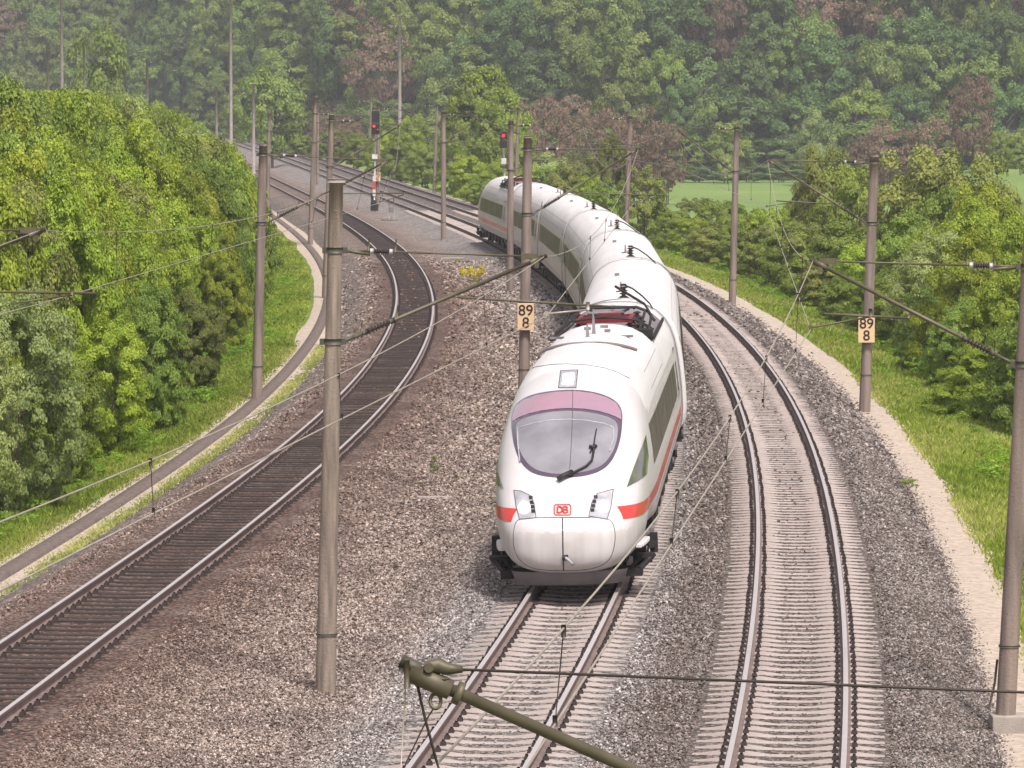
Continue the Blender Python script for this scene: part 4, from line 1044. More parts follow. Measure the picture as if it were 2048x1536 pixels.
# ------------------------------------------------------------------ signals
def signal(bx, by, Y, head, head_w, head_h, lamps, label, lower=True, extra=False):
    X = pxx(bx, Y); zb = float(gz(X, Y)); root = tag(empty('railway_signal', (X, Y, zb)), label, 'signal')
    hx, hz = pxx(head[0], Y) - X, pz(head[1], Y) - zb; hw, hh = head_w / F * Y, head_h / F * Y
    b = MB(); b.tube([(0, 0, -.2), (hx, .12, hz - hh / 2)], .07, 12); b.build('post', M_SIGW, root)
    b = MB(); b.box((hx, 0, hz), (hw, .14, hh)); b.build('signal_head', M_BLACK, root, bevel=.03)
    b = MB(); b.box((hx, .09, hz), (hw * .9, .12, hh * .94)); b.build('head_backing', M_GREY, root)
    for lx, ly, r, m in lamps:
        p = Vector((pxx(lx, Y) - X, -.09, pz(ly, Y) - zb)); q = MB(); q.tube([p, p + Vector((0, -.05, 0))], r, 14); lo = q.build('lamp', m, root)
        q = MB(); P = [p + Vector((math.cos(a) * (r + .03), -.03, math.sin(a) * (r + .03))) for a in [math.pi * k / 8 for k in range(9)]]; P2 = [v + Vector((0, -.2, 0)) for v in P]
        q.add(P + P2, [(i, i + 1, 10 + i, 9 + i) for i in range(8)] + [(9 + i, 10 + i, i + 1, i) for i in range(8)]); q.build('lamp_hood', M_BLACK, root)
    if lower:
        b = MB(); b.box((hx * .3, -.10, 1.9), (.22, .03, 1.5)); b.build('mast_board', M_SIGW, root)
        b = MB(); b.box((hx * .3, -.125, 1.95), (.222, .02, .6)); b.build('red_panel', M_SIGR, root)
        b = MB(); b.box((0, 0, .45), (.5, .35, .8), taper=.8); b.box((.18, -.1, .3), (.3, .3, .5)); b.box((-.1, 0, 1.1), (.22, .2, .6)); b.build('relay_box', M_UNDER, root, bevel=.02)
        b = MB(); b.box((hx * .6, -.12, 4.1), (.42, .03, .35)); b.build('white_plate', M_SIGW, root)
        b = MB()
        for k in range(9): b.box((.22, .1, .4 + k * .5), (.3, .03, .03))
        b.tube([(.12, .1, 0), (.12, .1, 4.6)], .015, 5); b.tube([(.34, .1, 0), (.34, .1, 4.6)], .015, 5); b.build('ladder', M_STEEL, root)
    if extra:
        b = MB(); z = pz(322, Y) - zb; b.box((hx + .02, -.08, z), (.34, .12, .42)); b.build('speed_indicator', M_SIGW, root, bevel=.02)
        b = MB(); b.box((hx, 0, z - .4), (.5, .5, .06)); b.box((hx + .2, 0, z - .28), (.04, .04, .3)); b.build('maintenance_step', M_UNDER, root)
    return root
signal(747.5, 426, 337, (751.5, 245), 16, 47, [(748.5, 252, .085, M_SIGLIT), (756, 259, .07, M_SIGDIM)], 'tall black signal head with two red lamps on a red and white post')
signal(1012, 440, 315, (1007, 279), 15.5, 33, [(1007, 271, .085, M_SIGLIT)], 'square black signal head with one bright red lamp above the train tail', lower=False, extra=True)

# small trackside things
def post_box():
    Y = 9.25 * F / (440 - 175); X = pxx(783, Y); root = tag(empty('cable_cabinet', (X, Y, -.46)), 'small grey cabinet on two thin legs beside the two-lamp signal', 'cabinet')
    for s in (-1, 1): b = MB(); b.tube([(s * .16, 0, -.1), (s * .16, 0, 1.55)], .035, 6); b.build('leg', M_BASE, root)
    b = MB(); b.box((0, -.02, .75), (.30, .2, .34)); b.build('box', M_GREY, root, bevel=.02)
    b = MB(); b.box((-.1, 0, 1.58), (.75, .12, .07)); b.build('crossbar', M_BASE, root)
    b = MB(); b.box((-.15, .1, .02), (1.2, .6, .08)); b.build('slab', M_TROUGH, root)
post_box()
def slab(px, py, w_, d_, label, z=-.47, m=M_TROUGH):
    Y = (CAMZ - z) * F / (py - YH); b = MB(); b.box((0, 0, .02), (w_, d_, .06), taper=.94)
    o = b.build('trough_cover', m, bevel=.012); o.location = (pxx(px, Y), Y, z + .02); tag(o, label, 'cover')
slab(868, 1000, .85, .12, 'pale concrete cover lying in the ballast left of the train nose', m=M_SLEEP)
slab(990, 726, .62, .2, 'dark cover in the ballast at the foot of the signed mast left of the train')
slab(905, 517, 1.3, .5, 'flat cover behind the yellow flowers in the ballast', m=M_BASE)

# utility poles behind the woodland and on the valley side
def upole(px, Y, ytop, r, label, arms=(), zb=None):
    X = pxx(px, Y); zb = float(gz(X, Y)) if zb is None else zb; zt = pz(ytop, Y)
    root = tag(empty('utility_pole', (X, Y, zb)), label, 'utility pole')
    b = MB(); b.tube([(0, 0, -.5), (0, 0, (zt - zb) / 2), (0, 0, zt - zb)], [r, r * .85, r * .7], 12); b.build('pole', M_POLEP, root)
    for dy, w_ in arms:
        z = pz(ytop + dy, Y) - zb; b = MB(); b.box((0, -.1, z), (w_, .12, .12)); c = b.build('crossarm', M_STEEL, root)
        for s in (-.45, .45): b = MB(); b.disc_stack((w_ * s, -.1, z + .06), (w_ * s, -.1, z + .35), .08, 3, 8); b.build('insulator', M_INSW, c)
upole(800, 600, 34, .26, 'tall pole with short crossarms on the wooded valley side above the signal', ((0, 1.9), (22, 1.2), (52, .9)))
upole(463, 430, -60, .17, 'very tall slender pole rising behind the left woodland out of the frame', ((20, 1.6),))
upole(126, 420, -70, .17, 'slender pole above the trees near the left edge of the frame', ((20, 1.6),))
upole(296, 400, 118, .16, 'short pale pole above the middle of the left woodland')
upole(508, 470, 168, .18, 'short pole left of the bend where the tracks vanish')
upole(98, 380, 88, .16, 'dark stub of a pole above the far left treetops')
upole(170, 390, 84, .13, 'thin pole right of the dark stub above the left treetops')
upole(434, 430, 172, .17, 'dark short pole beside the very tall slender one')

# ------------------------------------------------------------------ vegetation
def leaf_cloud(seed, nclump, nleaf, leaf, rx=1.0, rz=1.0, lowfill=.0, clump_r=.30, gaps=.0, upright=.0, lobes=5):
    """foliage in a crown of unit radius, base at z=0 and top near z=2: leaves sit on branch-end clumps"""
    rs = np.random.RandomState(seed); C_ = []
    lob = rs.normal(size=(lobes, 3)); lob /= np.linalg.norm(lob, axis=1)[:, None]; lob[:, 2] = np.abs(lob[:, 2]) * .8
    while len(C_) < nclump:
        d = rs.normal(size=3); d /= np.linalg.norm(d); rr = rs.uniform(.45, 1.0) ** .6
        bulge = .74 + .34 * max(0, (lob @ d).max()) ** 3
        p = d * rr * bulge * np.array([rx, rx, rz])
        if lowfill >= .9: p[:2] *= 1 + .55 * max(0, -p[2]); p[2] *= 1.3 if p[2] < 0 else 1
        if p[2] < 0 and lowfill > 0: p[0] *= 1.05; p[1] *= 1.05
        if p[2] < -.75 * rz and rs.rand() > lowfill: continue
        C_.append(p)
    C_ = np.array(C_); cr = clump_r * rs.uniform(.6, 1.35, nclump); ct = rs.uniform(0, 1, nclump)
    k = rs.choice(nclump, nleaf, p=cr ** 2 / (cr ** 2).sum())
    d = rs.normal(size=(nleaf, 3)); d /= np.linalg.norm(d, axis=1)[:, None]; d[:, 2] = np.where(d[:, 2] < -.2, -d[:, 2] * .6, d[:, 2])
    rad = rs.uniform(.35, 1.0, nleaf) ** .5
    P = C_[k] + d * (cr[k] * rad)[:, None] * np.array([1, 1, .92])
    n = d * .8 + P / np.maximum(np.linalg.norm(P, axis=1)[:, None], .1) * .7 + rs.normal(size=(nleaf, 3)) * .38 + np.array([0, 0, .25]); n /= np.linalg.norm(n, axis=1)[:, None]
    t = np.cross(n, rs.normal(size=(nleaf, 3))); t /= np.linalg.norm(t, axis=1)[:, None]
    if upright: t = t + np.array([0, 0, upright]); t /= np.linalg.norm(t, axis=1)[:, None]
    u = np.cross(n, t); u /= np.linalg.norm(u, axis=1)[:, None]
    L = leaf * rs.uniform(.6, 1.4, nleaf)[:, None]
    V = np.stack([P - t * L * .5, P + u * L * .42 + n * L * .10, P + t * L * .5, P - u * L * .42 + n * L * .10], 1)
    V[..., 2] += rz
    tone = np.clip(.32 + .36 * ct[k] + rs.normal(size=nleaf) * .21, 0, 1)
    idx = np.arange(nleaf * 4).reshape(-1, 4)
    return V.reshape(-1, 3), idx, np.repeat(tone, 4)
def crown_mesh(seed, *a, **k):
    V, idx, tone = leaf_cloud(seed, *a, **k)
    return fast_mesh('crown', V, idx, 4, [LEAF['bright']], dict(tone=tone))
def trunk_mesh(seed, stems=1, h=1.25, r=.045, limbs=7):
    rs = random.Random(seed); b = MB()
    for s_ in range(stems):
        ox, oy = (rs.uniform(-.25, .25), rs.uniform(-.25, .25)) if stems > 1 else (0, 0)
        top = Vector((ox * 2.0 + rs.uniform(-.15, .15), oy * 2.0 + rs.uniform(-.15, .15), h))
        P = [Vector((ox, oy, -.15)), Vector((ox * 1.3, oy * 1.3, h * .35)), Vector((top.x * .8, top.y * .8, h * .7)), top]
        b.tube(P, [r, r * .8, r * .5, r * .2], 7)
        for i in range(limbs):
            t = rs.uniform(.3, .9); q = P[1].lerp(P[3], t); a = rs.uniform(0, 6.28); l = rs.uniform(.35, .7)
            m = q + Vector((math.cos(a) * l * .5, math.sin(a) * l * .5, .16)); e = q + Vector((math.cos(a) * l, math.sin(a) * l, rs.uniform(.2, .5)))
            b.tube([q, m, e], [r * .42, r * .3, r * .1], 5)
    me = bpy.data.meshes.new('trunk'); me.from_pydata(b.v, [], b.f); me.materials.append(M_BARK); me.polygons.foreach_set('use_smooth', [True] * len(b.f)); me.update(); return me
TRUNK1 = [trunk_mesh(i) for i in (1, 2)]; TRUNKS = [trunk_mesh(i, 4, 1.1, .025, 4) for i in (3, 4)]
# near crowns: small leaves; far crowns: coarser sprays
NEAR = [crown_mesh(10 + i, 190, 56000, .032, lowfill=.95, clump_r=.145, lobes=6) for i in range(4)]
NEARS = [crown_mesh(20 + i, 300, 60000, .028, lowfill=1, clump_r=.105, upright=.5, lobes=9) for i in range(2)]      # feathery shrubs
MIDC = [crown_mesh(30 + i, 120, 24000, .044, lowfill=.95, clump_r=.165) for i in range(3)]
MIDS = [crown_mesh(35 + i, 160, 24000, .040, lowfill=1, clump_r=.14, upright=.4, lobes=8) for i in range(2)]
FARC = [crown_mesh(40 + i, 62, 10000, .055, lowfill=.6, clump_r=.20, lobes=4) for i in range(6)]
BARE = [crown_mesh(50 + i, 110, 6000, .055, lowfill=.5, clump_r=.16, upright=.6) for i in range(2)]
def plant(name, cat, meshes, tr, kind, X, Y, rad, h, label, group=None, zb=None, sink=.15):
    z = float(gz(X, Y)) if zb is None else zb
    root = tag(empty(name, (X, Y, z - sink * .3), rnd.uniform(0, 6.28)), label, cat, group)
    sx = rad * rnd.uniform(.92, 1.1)
    cr = link_mesh('crown', rnd.choice(meshes), root); cr.scale = (sx, rad * 2 - sx, h / 2.0 * 1.07); cr.location = (0, 0, -h * .07)
    cr.material_slots[0].link = 'OBJECT'; cr.material_slots[0].material = LEAF[kind]
    if tr: t = link_mesh('trunk', rnd.choice(tr), root); t.scale = (rad * .95, rad * .95, h / 2.0)
    return root
def T(px, Y, ytop, wpx, kind, label, group=None, meshes=None, name='tree', cat='tree', tr=None, zb=None):
    """a plant whose crown is centred at px and tops out at ytop, Y metres away, wpx wide"""
    X = pxx(px, Y); zb = float(gz(X, Y)) if zb is None else zb; h = max(pz(ytop, Y) - zb, .8) * 1.04
    meshes = meshes or (NEAR if Y < 190 else MIDC if Y < 430 else FARC)
    return plant(name, cat, meshes, tr or TRUNK1, kind, X, Y, wpx / 2 / F * Y, h, label, group, zb)
# left woodland belt
GL = 'trees of the woodland belt left of the dark track'
LBL = {'bright': 'yellow-green leafy tree in the dense woodland belt left of the dark track', 'mid': 'mid-green leafy tree in the dense woodland belt left of the dark track',
       'olive': 'olive-tinged tree in the dense woodland belt left of the dark track', 'pale': 'pale green feathery tree in the woodland belt left of the dark track'}
def ytop_left(px): return float(np.interp(px, [-150, 0, 130, 200, 300, 380, 470, 530], [128, 112, 120, 148, 168, 182, 196, 245]))
n_left = 0
Yc = 106.0
while Yc < 430:
    for row, (o, tf) in enumerate(((-9.0, .50), (-11.3, .28), (-14.4, .10), (-18.0, 0.0), (-23.0, 0.0))):
        if row == 4 and Yc < 180: continue
        Y = Yc + rnd.uniform(-2, 2) + row * 1.0; x, y = offs(Lx, Y, o + rnd.uniform(-.8, .8)); x, y = float(x), float(y)
        px = 1024 + x / y * F
        if px < -190: continue
        r = rnd.uniform(1.7, 2.5) * (1 + .12 * row)
        if row == 0: r = rnd.uniform(1.5, 2.1)
        if px > 545: continue
        y0 = ytop_left(px); yt = y0 + tf * (430 if Y < 170 else 250 * 170 / Y) + rnd.uniform(-12, 45)
        zb = float(gz(x, y)); h = min(max(pz(yt, y) - zb, 3.0), 11.5)
        k = rnd.choices(['bright', 'mid', 'olive', 'pale'], [.68, .22, .06, .04])[0]
        plant('tree', 'tree', NEAR if y < 185 else MIDC, TRUNK1, k, x, y, r, h, LBL[k], GL); n_left += 1
    Yc += 5.2 if Yc < 200 else 8.5 if Yc < 300 else 13
T(15, 104, 560, 330, 'pale', 'big silvery-green feathery shrub at the left edge of the frame', meshes=NEARS, name='shrub', cat='shrub', tr=TRUNKS)
T(-70, 100, 620, 260, 'pale', 'silvery-green shrub cut by the left edge of the frame', meshes=NEARS, name='shrub', cat='shrub', tr=TRUNKS)
for px, Y, yt, w_, k, lab in ((110, 110, 680, 190, 'mid', 'dark-based round shrub at the foot of the left woodland beside the feathery one'), (215, 119, 620, 190, 'bright', 'bright shrub at the woodland foot above the sandy path'),
                              (300, 128, 560, 160, 'mid', 'mid-green shrub leaning out of the woodland towards the path'), (380, 142, 580, 140, 'olive', 'low olive shrub at the foot of the woodland left of its mast'),
                              (445, 168, 500, 120, 'bright', 'round bright shrub just left of the woodland-edge mast')):
    T(px, Y, yt, w_, k, lab, name='shrub', cat='shrub', tr=TRUNKS)
T(205, 480, 40, 150, 'forest', 'tree with open crown standing above the left woodland')
T(545, 520, 122, 150, 'forest', 'broad olive tree standing left of the far bend of the tracks')

# right belt beside the empty track
GR = 'shrubs of the belt right of the empty track'
RL = {'mid': 'mid-green shrub in the belt right of the empty track', 'olive': 'olive-green shrub in the belt right of the empty track', 'bright': 'light green leafy shrub in the belt right of the empty track', 'pale': 'pale green willowy shrub in the belt right of the empty track'}
R_list = [  # px, Y, ytop, width, kind
    (1985, 134, 735, 190, 'bright'), (2080, 130, 640, 200, 'mid'), (1925, 147, 640, 150, 'mid'), (2030, 141, 555, 190, 'bright'), (1870, 157, 610, 130, 'mid'), (1955, 152, 500, 180, 'bright'),
    (2050, 158, 430, 210, 'bright'), (1870, 168, 500, 160, 'pale'), (1800, 175, 590, 130, 'mid'), (1935, 170, 415, 190, 'bright'), (1760, 183, 600, 110, 'mid'), (1820, 185, 430, 170, 'mid'),
    (1700, 190, 590, 110, 'mid'), (1740, 195, 520, 140, 'bright'), (1650, 205, 560, 105, 'olive'), (1690, 206, 480, 140, 'mid'), (1610, 215, 540, 100, 'mid'), (1640, 220, 450, 140, 'olive'),
    (1570, 225, 520, 100, 'mid'), (1590, 232, 450, 130, 'mid'), (1530, 238, 490, 100, 'olive'), (1545, 248, 425, 120, 'bright'), (1480, 248, 470, 100, 'mid'), (1490, 262, 415, 120, 'mid'),
    (1430, 262, 450, 100, 'olive'), (1440, 280, 410, 110, 'mid'), (1385, 275, 445, 90, 'bright'), (1350, 290, 430, 90, 'mid'), (1395, 300, 405, 100, 'olive'), (1310, 300, 415, 90, 'mid'),
    (1960, 200, 375, 180, 'bright'), (1900, 205, 380, 170, 'mid'), (2060, 195, 450, 150, 'mid')]
for px, Y, yt, w_, k in R_list:
    T(px, Y, yt - (12 if yt < 470 else 45), w_ * 1.2, k, RL[k], GR, meshes=(NEARS[:1] + NEAR[:3] if Y < 190 else MIDS[:1] + MIDC), name='shrub', cat='shrub', tr=TRUNKS)
for px, Y, yt, w_ in ((2200, 135, 520, 240), (2240, 165, 400, 260), (2190, 195, 340, 260), (2330, 150, 460, 260)):
    T(px, Y, yt, w_, 'mid', RL['mid'], GR, name='shrub', cat='shrub', tr=TRUNKS)
T(1850, 225, 284, 290, 'olive', 'large rounded olive shrub behind the signed right-hand mast', meshes=MIDC, name='shrub', cat='shrub', tr=TRUNKS)
T(1955, 222, 300, 220, 'olive', 'right half of the large rounded olive thicket near the right edge', meshes=MIDC, name='shrub', cat='shrub', tr=TRUNKS)
T(1655, 245, 282, 160, 'olive', 'tall bush with pale top left of the signed right-hand mast', meshes=MIDC, name='shrub', cat='shrub', tr=TRUNKS)
T(1705, 235, 320, 180, 'mid', 'round green bush directly left of the signed right-hand mast', meshes=MIDC, name='shrub', cat='shrub', tr=TRUNKS)
T(1615, 258, 372, 110, 'olive', 'olive bush on the valley side right of the slim weathered mast', meshes=MIDS, name='shrub', cat='shrub', tr=TRUNKS)
# bushes and trees behind the train tail
T(958, 418, 124, 185, 'mid', 'tall fresh green tree standing behind the mast left of the train tail', meshes=MIDC)
T(1010, 405, 180, 130, 'mid', 'bright leafy tree behind the masts at the train tail', meshes=MIDC)
T(925, 430, 190, 100, 'mid', 'green tree left of the tall bright one behind the tracks', meshes=MIDC)
T(1040, 395, 235, 70, 'bright', 'narrow bright tree directly above the train tail', meshes=MIDC)
GB = 'bushes on the far verge behind the train tail'
for px, Y, yt, w_, k in ((850, 440, 285, 80, 'mid'), (800, 455, 265, 90, 'mid'), (760, 480, 270, 70, 'bright'), (715, 500, 262, 60, 'mid'), (905, 408, 320, 70, 'mid'), (940, 380, 305, 90, 'bright'), (985, 372, 320, 90, 'bright'),
                         (960, 345, 355, 60, 'mid'), (1045, 360, 330, 90, 'bright'), (1090, 350, 330, 90, 'mid'), (1130, 345, 320, 100, 'olive'), (1175, 335, 345, 90, 'bright'), (1100, 400, 300, 110, 'pale'), (1160, 390, 300, 100, 'olive'),
                         (640, 560, 262, 60, 'mid'), (675, 540, 255, 60, 'olive'), (600, 600, 268, 60, 'mid'), (820, 470, 225, 90, 'bright'), (770, 500, 235, 80, 'mid'), (560, 650, 262, 50, 'mid')):
    T(px, Y, yt, w_, k, {'mid': 'green bush on the far verge beside the tracks behind the train tail', 'bright': 'yellow-green bush on the far verge behind the train tail', 'olive': 'olive bush on the far verge behind the train tail', 'pale': 'pale bush on the far verge behind the train tail'}[k], GB, meshes=MIDC, name='bush', cat='bush', tr=TRUNKS)
T(1225, 300, 262, 75, 'olive', 'upright yellowish bush climbing beside the mast behind the train roof', meshes=MIDS, name='bush', cat='bush', tr=TRUNKS)
T(1285, 295, 335, 130, 'olive', 'spreading twiggy bush right of the mast behind the train roof', meshes=MIDS, name='bush', cat='bush', tr=TRUNKS)
T(1205, 285, 360, 100, 'mid', 'dark bush directly behind the train roof', meshes=MIDS, name='bush', cat='bush', tr=TRUNKS)
# brown leafless thickets and field edge
GT = 'reddish-brown bare thickets before the forest'
for px, Y, yt, w_ in ((1100, 520, 190, 120), (1050, 530, 200, 90), (1160, 530, 205, 100), (1225, 500, 205, 120), (1290, 505, 212, 120), (1330, 500, 235, 100), (1260, 490, 250, 110), (660, 620, 215, 90), (700, 600, 232, 80)):
    T(px, Y, yt, w_, 'brown', 'reddish-brown bare thicket before the forest beyond the train', GT, meshes=BARE, name='thicket', cat='bush', tr=TRUNKS)
T(1945, 560, 138, 110, 'brown', 'rust-brown tree with rounded crown on the right below the forest', meshes=BARE)
for px, yt, w_, lab in ((1775, 236, 130, 'grey-brown spreading bush left of the rust-brown tree'), (1860, 228, 130, 'grey-brown bush just left of the rust-brown tree'), (1725, 262, 80, 'small grey-brown bush above the olive thicket')):
    T(px, 560, yt, w_, 'brown', lab, meshes=BARE, name='bush', cat='bush', tr=TRUNKS)
T(1625, 600, 215, 100, 'pale', 'rounded pale green tree before the dark forest edge', meshes=FARC)
for i, (px, yt, w_) in enumerate(((1400, 330, 90), (1450, 335, 90), (1500, 330, 100), (1560, 325, 110), (1350, 335, 70))):
    T(px, 618 + i, yt, w_, 'deep', 'low dark bush on the shaded edge of the green field', 'dark bushes along the field edge', meshes=FARC, name='bush', cat='bush', tr=TRUNKS)
T(1452, 610, 305, 40, 'flower' if False else 'pale', 'whitish blossoming bush at the field edge', meshes=FARC, name='bush', cat='bush', tr=TRUNKS)
for px, Y, yt, w_ in ((2040, 520, 262, 80), (2000, 530, 262, 60)):
    T(px, Y, yt, w_, 'mid', 'green bush on the rising meadow at the right edge', 'bushes on the meadow at the right edge', meshes=MIDC, name='bush', cat='bush', tr=TRUNKS)

# hillside forest: every crown one can tell apart is a tree
GH = 'trees of the hillside forest'
n_for = 0; extra = []
def forest():
    global n_for
    r_ = random.Random(21); rows = []
    for px in range(-60, 2120, 10): pass
    yb = lambda px: float(np.interp(px, [-600, 250, 760, 1100, 3000], [960, 900, 700, 655, 640]))
    cand = []
    for row in range(0, 10):
        px = -520.0 + r_.uniform(0, 60)
        while px < 2600:
            base = yb(px); Y = base - 6 + row * 10.5 + r_.uniform(-4, 4)
            w_m = r_.uniform(7.0, 12.5); wpx = w_m / Y * F
            h = r_.uniform(11, 17.5) * (.55 if row == 0 else .8 if row == 1 else 1)
            cand.append((row, px, Y, w_m, h)); px += wpx * r_.uniform(.60, .82)
    for row, px, Y, w_m, h in cand:
        X = pxx(px, Y); z = float(gz(X, Y)) if Y < 780 else float(hill(np.array(X), np.array(Y))) - 4
        ytop = YH + (CAMZ - (z + h)) * F / Y; ymid = YH + (CAMZ - (z + h * .5)) * F / Y
        if ymid < -70: continue
        if px < 430 and ytop > 225: continue
        pr = r_.random()
        left = px < 620
        k = ('forest' if pr < (.60 if left else .42) else 'deep' if pr < (.76 if left else .80) else 'mid' if pr < .93 else 'brown')
        if row <= 2 and px > 1200 and k == 'brown': k = 'deep'
        lab = {'forest': 'fresh green broadleaf tree in the forest on the hillside', 'deep': 'deep green tree in the forest on the hillside', 'mid': 'yellowish-green tree in the forest on the hillside', 'brown': 'brownish tree not yet in leaf in the hillside forest'}[k]
        if n_for < 165 and -110 < px < 2160: plant('tree', 'tree', BARE if k == 'brown' else FARC, None if row > 2 else TRUNK1, k, X, Y, w_m / 2, h, lab, GH, zb=z); n_for += 1
        else: extra.append((X, Y, z, w_m, h))
forest()
if extra:
    V0, I0, T0 = leaf_cloud(77, 50, 3600, .085, lowfill=.5, clump_r=.22); Vs, Is, Ts = [], [], []
    for i, (X, Y, z, w_m, h) in enumerate(extra):
        Vs.append(V0 * np.array([w_m / 2, w_m / 2, h / 2]) + np.array([X, Y, z])); Is.append(I0 + i * len(V0)); Ts.append(T0 * (.7 + .5 * ((i * 37) % 10) / 10))
    tag(link_mesh('forest', fast_mesh('forest', np.concatenate(Vs), np.concatenate(Is), 4, [LEAF['forest']], dict(tone=np.clip(np.concatenate(Ts), 0, 1)))), kind='stuff')
TREES = len([o for o in COL.objects if o.get('category') == 'tree'])
print('TREES', TREES, 'LEFT', n_left, 'FOREST', n_for, 'EXTRA', len(extra))

# grass and herbs (uncountable)
def grass(name, fx, o0, o1, y0, y1, dens, hgt, kind, seed, patch=-1.6):
    rs = np.random.RandomState(seed); n = int(abs(o1 - o0) * (y1 - y0) * dens)
    u = rs.rand(n); Y = y0 * (y1 / y0) ** (rs.rand(n) ** .9); o = o0 + (o1 - o0) * u
    x, y = offs(fx, Y, o)
    ed = np.minimum(np.abs(o - o0), .6) / .6
    pn = np.sin(x * 2.1 + y * .9) * np.sin(y * .55 + x * 1.3) + np.sin(x * .7 - y * .31)
    k = (rs.rand(n) < .6 + .4 * ed) & (np.abs(x) < y * .1138 + 3.0) & (pn + rs.normal(size=n) * .5 > patch)
    x, y, ed, pn = x[k], y[k], ed[k], pn[k]; n = len(x); z = gz(x, y) - .02
    a = rs.uniform(0, 6.28, n); h = hgt * rs.uniform(.5, 1.3, n) * (.5 + .5 * ed); wd = np.clip(y / 90, 1, 2.5) * .020 * rs.uniform(.7, 1.4, n)
    lx, ly = rs.normal(size=n) * .35 * h, rs.normal(size=n) * .35 * h
    b = np.c_[x, y, z]; dx = np.c_[np.cos(a) * wd, np.sin(a) * wd, np.zeros(n)]
    m = b + np.c_[lx * .4, ly * .4, h * .6]; t = b + np.c_[lx, ly, h]
    V = np.stack([b - dx, b + dx, m + dx * .8, t, m - dx * .8], 1).reshape(-1, 3)
    idx = np.arange(n * 5).reshape(-1, 5)
    tone = np.repeat(np.clip(.5 + .22 * pn + rs.normal(size=n) * .2, 0, 1), 5)
    tag(link_mesh(name, fast_mesh(name, V, idx, 5, [LEAF[kind]], dict(tone=tone))), kind='stuff')
LEAF['straw'] = leaf_mat('grass_straw', (.22, .27, .05), (.52, .50, .18), hue=.01)
LEAF['grass'] = leaf_mat('grass_green', (.17, .24, .025), (.42, .50, .08), hue=.01)
grass('grass', Rx, 3.85, 9.0, 58, 150, 170, .20, 'grass', 1); grass('grass', Rx, 3.7, 7.0, 58, 150, 120, .20, 'straw', 2, .1)
grass('grass', Rx, 4.0, 8.0, 150, 300, 60, .20, 'grass', 3); grass('grass', Rx, 3.9, 6.5, 150, 300, 30, .22, 'straw', 4, .1)
grass('grass', Lx, -4.15, -9.0, 78, 170, 150, .16, 'grass', 5); grass('grass', Lx, -4.2, -6.5, 78, 170, 80, .14, 'straw', 6, .1)
grass('grass', Lx, -4.6, -8.5, 170, 330, 60, .18, 'grass', 7); grass('grass', Lx, -3.6, -2.9, 78, 170, 420, .11, 'straw', 8, -.8); grass('grass', Lx, -4.02, -4.7, 78, 165, 260, .12, 'straw', 9, -.5)
def herbs():
    V0, I0, T0 = leaf_cloud(5, 14, 260, .16, lowfill=1, clump_r=.35); rs = np.random.RandomState(9); Vs, Is, Ts = [], [], []; i = 0
    for fx, o0, o1, y0, y1, n in ((Lx, -5.0, -8.5, 86, 230, 420), (Rx, 5.0, 8.5, 75, 260, 260)):
        for _ in range(n):
            Y = y0 * (y1 / y0) ** rs.rand(); o = o0 + (o1 - o0) * rs.rand() ** .8; x, y = offs(fx, Y, o); x, y = float(x), float(y)
            if abs(x) > y * .114 + 3: continue
            s = rs.uniform(.14, .42) * (1 if rs.rand() < .85 else 1.6); a = rs.rand() * 6.28; c, q = math.cos(a), math.sin(a)
            W = V0 * [s, s, s * .62]; W = np.c_[W[:, 0] * c - W[:, 1] * q + x, W[:, 0] * q + W[:, 1] * c + y, W[:, 2] + float(gz(x, y)) - .06]
            Vs.append(W); Is.append(I0 + i * len(V0)); Ts.append(np.clip(T0 + rs.normal() * .22, 0, 1)); i += 1
    tag(link_mesh('herb_layer', fast_mesh('herb_layer', np.concatenate(Vs), np.concatenate(Is), 4, [LEAF['herb']], dict(tone=np.concatenate(Ts)))), kind='stuff')
herbs()
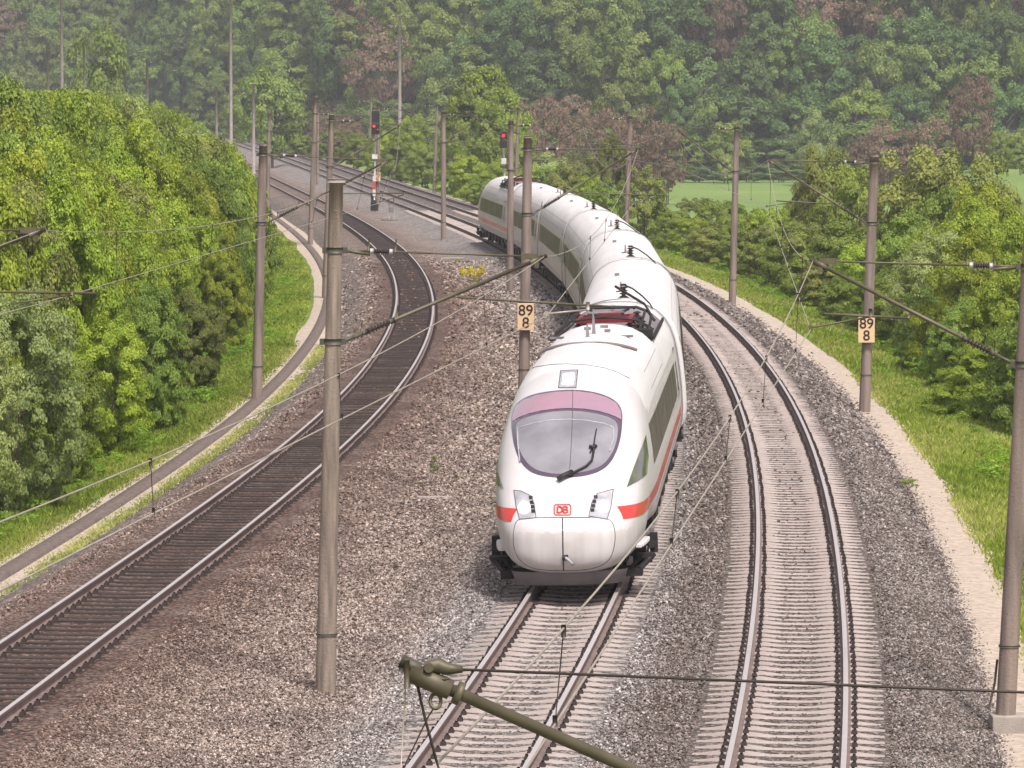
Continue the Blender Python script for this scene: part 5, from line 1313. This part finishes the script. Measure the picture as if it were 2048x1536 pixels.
# single weeds in the ballast
WEED = crown_mesh(60, 12, 420, .16, lowfill=1, clump_r=.34, upright=.4)
def weed(px, py, wm, h, kind, label, group=None, name='weed'):
    Y = (CAMZ + .45) * F / (py - YH); o = link_mesh(name, WEED); o.location = (pxx(px, Y), Y, -.47); o.scale = (wm / 2, wm / 2, h / 2)
    o.rotation_euler = (0, 0, rnd.uniform(0, 6)); o.material_slots[0].link = 'OBJECT'; o.material_slots[0].material = LEAF[kind]; tag(o, label, 'plant', group)
weed(935, 560, .8, 1.0, 'flower', 'left clump of yellow flowers in the ballast between the tracks', name='flower_clump')
weed(953, 563, .85, 1.15, 'flower', 'right clump of yellow flowers in the ballast between the tracks', name='flower_clump')
weed(944, 566, .70, .26, 'mid', 'green leaves under the yellow flowers in the ballast')
weed(903, 522, .9, .12, 'mid', 'flat green weed patch behind the yellow flowers')
weed(868, 945, .26, .30, 'mid', 'green weed tuft in the ballast left of the train nose')
weed(872, 925, .20, .26, 'mid', 'smaller weed tuft just behind the one left of the train nose')
weed(842, 972, .16, .16, 'olive', 'tiny weed in the ballast nearest the pale concrete cover')
weed(920, 960, .18, .14, 'olive', 'tiny weed between the tuft and the train nose')
weed(968, 760, .26, .20, 'olive', 'small weed beside the foot of the signed mast left of the train')
weed(1828, 975, .55, .30, 'mid', 'grass tuft growing into the stones beside the right sandy path')

# haze
def haze():
    b = MB(); b.box((0, 560, 41), (2600, 1300, 94)); o = b.build('haze', [])
    m = bpy.data.materials.new('haze_air'); m.use_nodes = True; t = m.node_tree; t.nodes.clear()
    v = N(t, 'ShaderNodeVolumePrincipled'); v.inputs['Color'].default_value = (.88, .93, 1, 1); v.inputs['Density'].default_value = 0.00026; v.inputs['Anisotropy'].default_value = .1
    out = N(t, 'ShaderNodeOutputMaterial'); t.links.new(v.outputs[0], out.inputs['Volume']); o.data.materials.append(m); tag(o, kind='stuff')
haze()

streaks(M_WHITE, (.35, .35, 2.2)); streaks(M_DIRTW, (2.5, 2.5, .4)); streaks(M_ROOF, (2.2, .25, 1.0))
for k_, (px_, py_, w_, h_, kd_) in enumerate(((905, 700, .3, .16, 'olive'), (600, 905, .3, .2, 'mid'), (955, 830, .2, .14, 'olive'), (735, 1010, .16, .10, 'olive'), (1005, 700, .3, .12, 'mid'), (560, 880, .35, .22, 'bright'))):
    weed(px_, py_, w_, h_, kd_, ('faint olive weed behind the foot of the signed mast by the train', 'weed clump on the ballast slope right of the left rails', 'low weed between the left track and the train nose', 'tiny weed right of the nearest capped mast', 'small weed close to the train flank', 'bright weed at the edge of the left ballast shoulder')[k_])
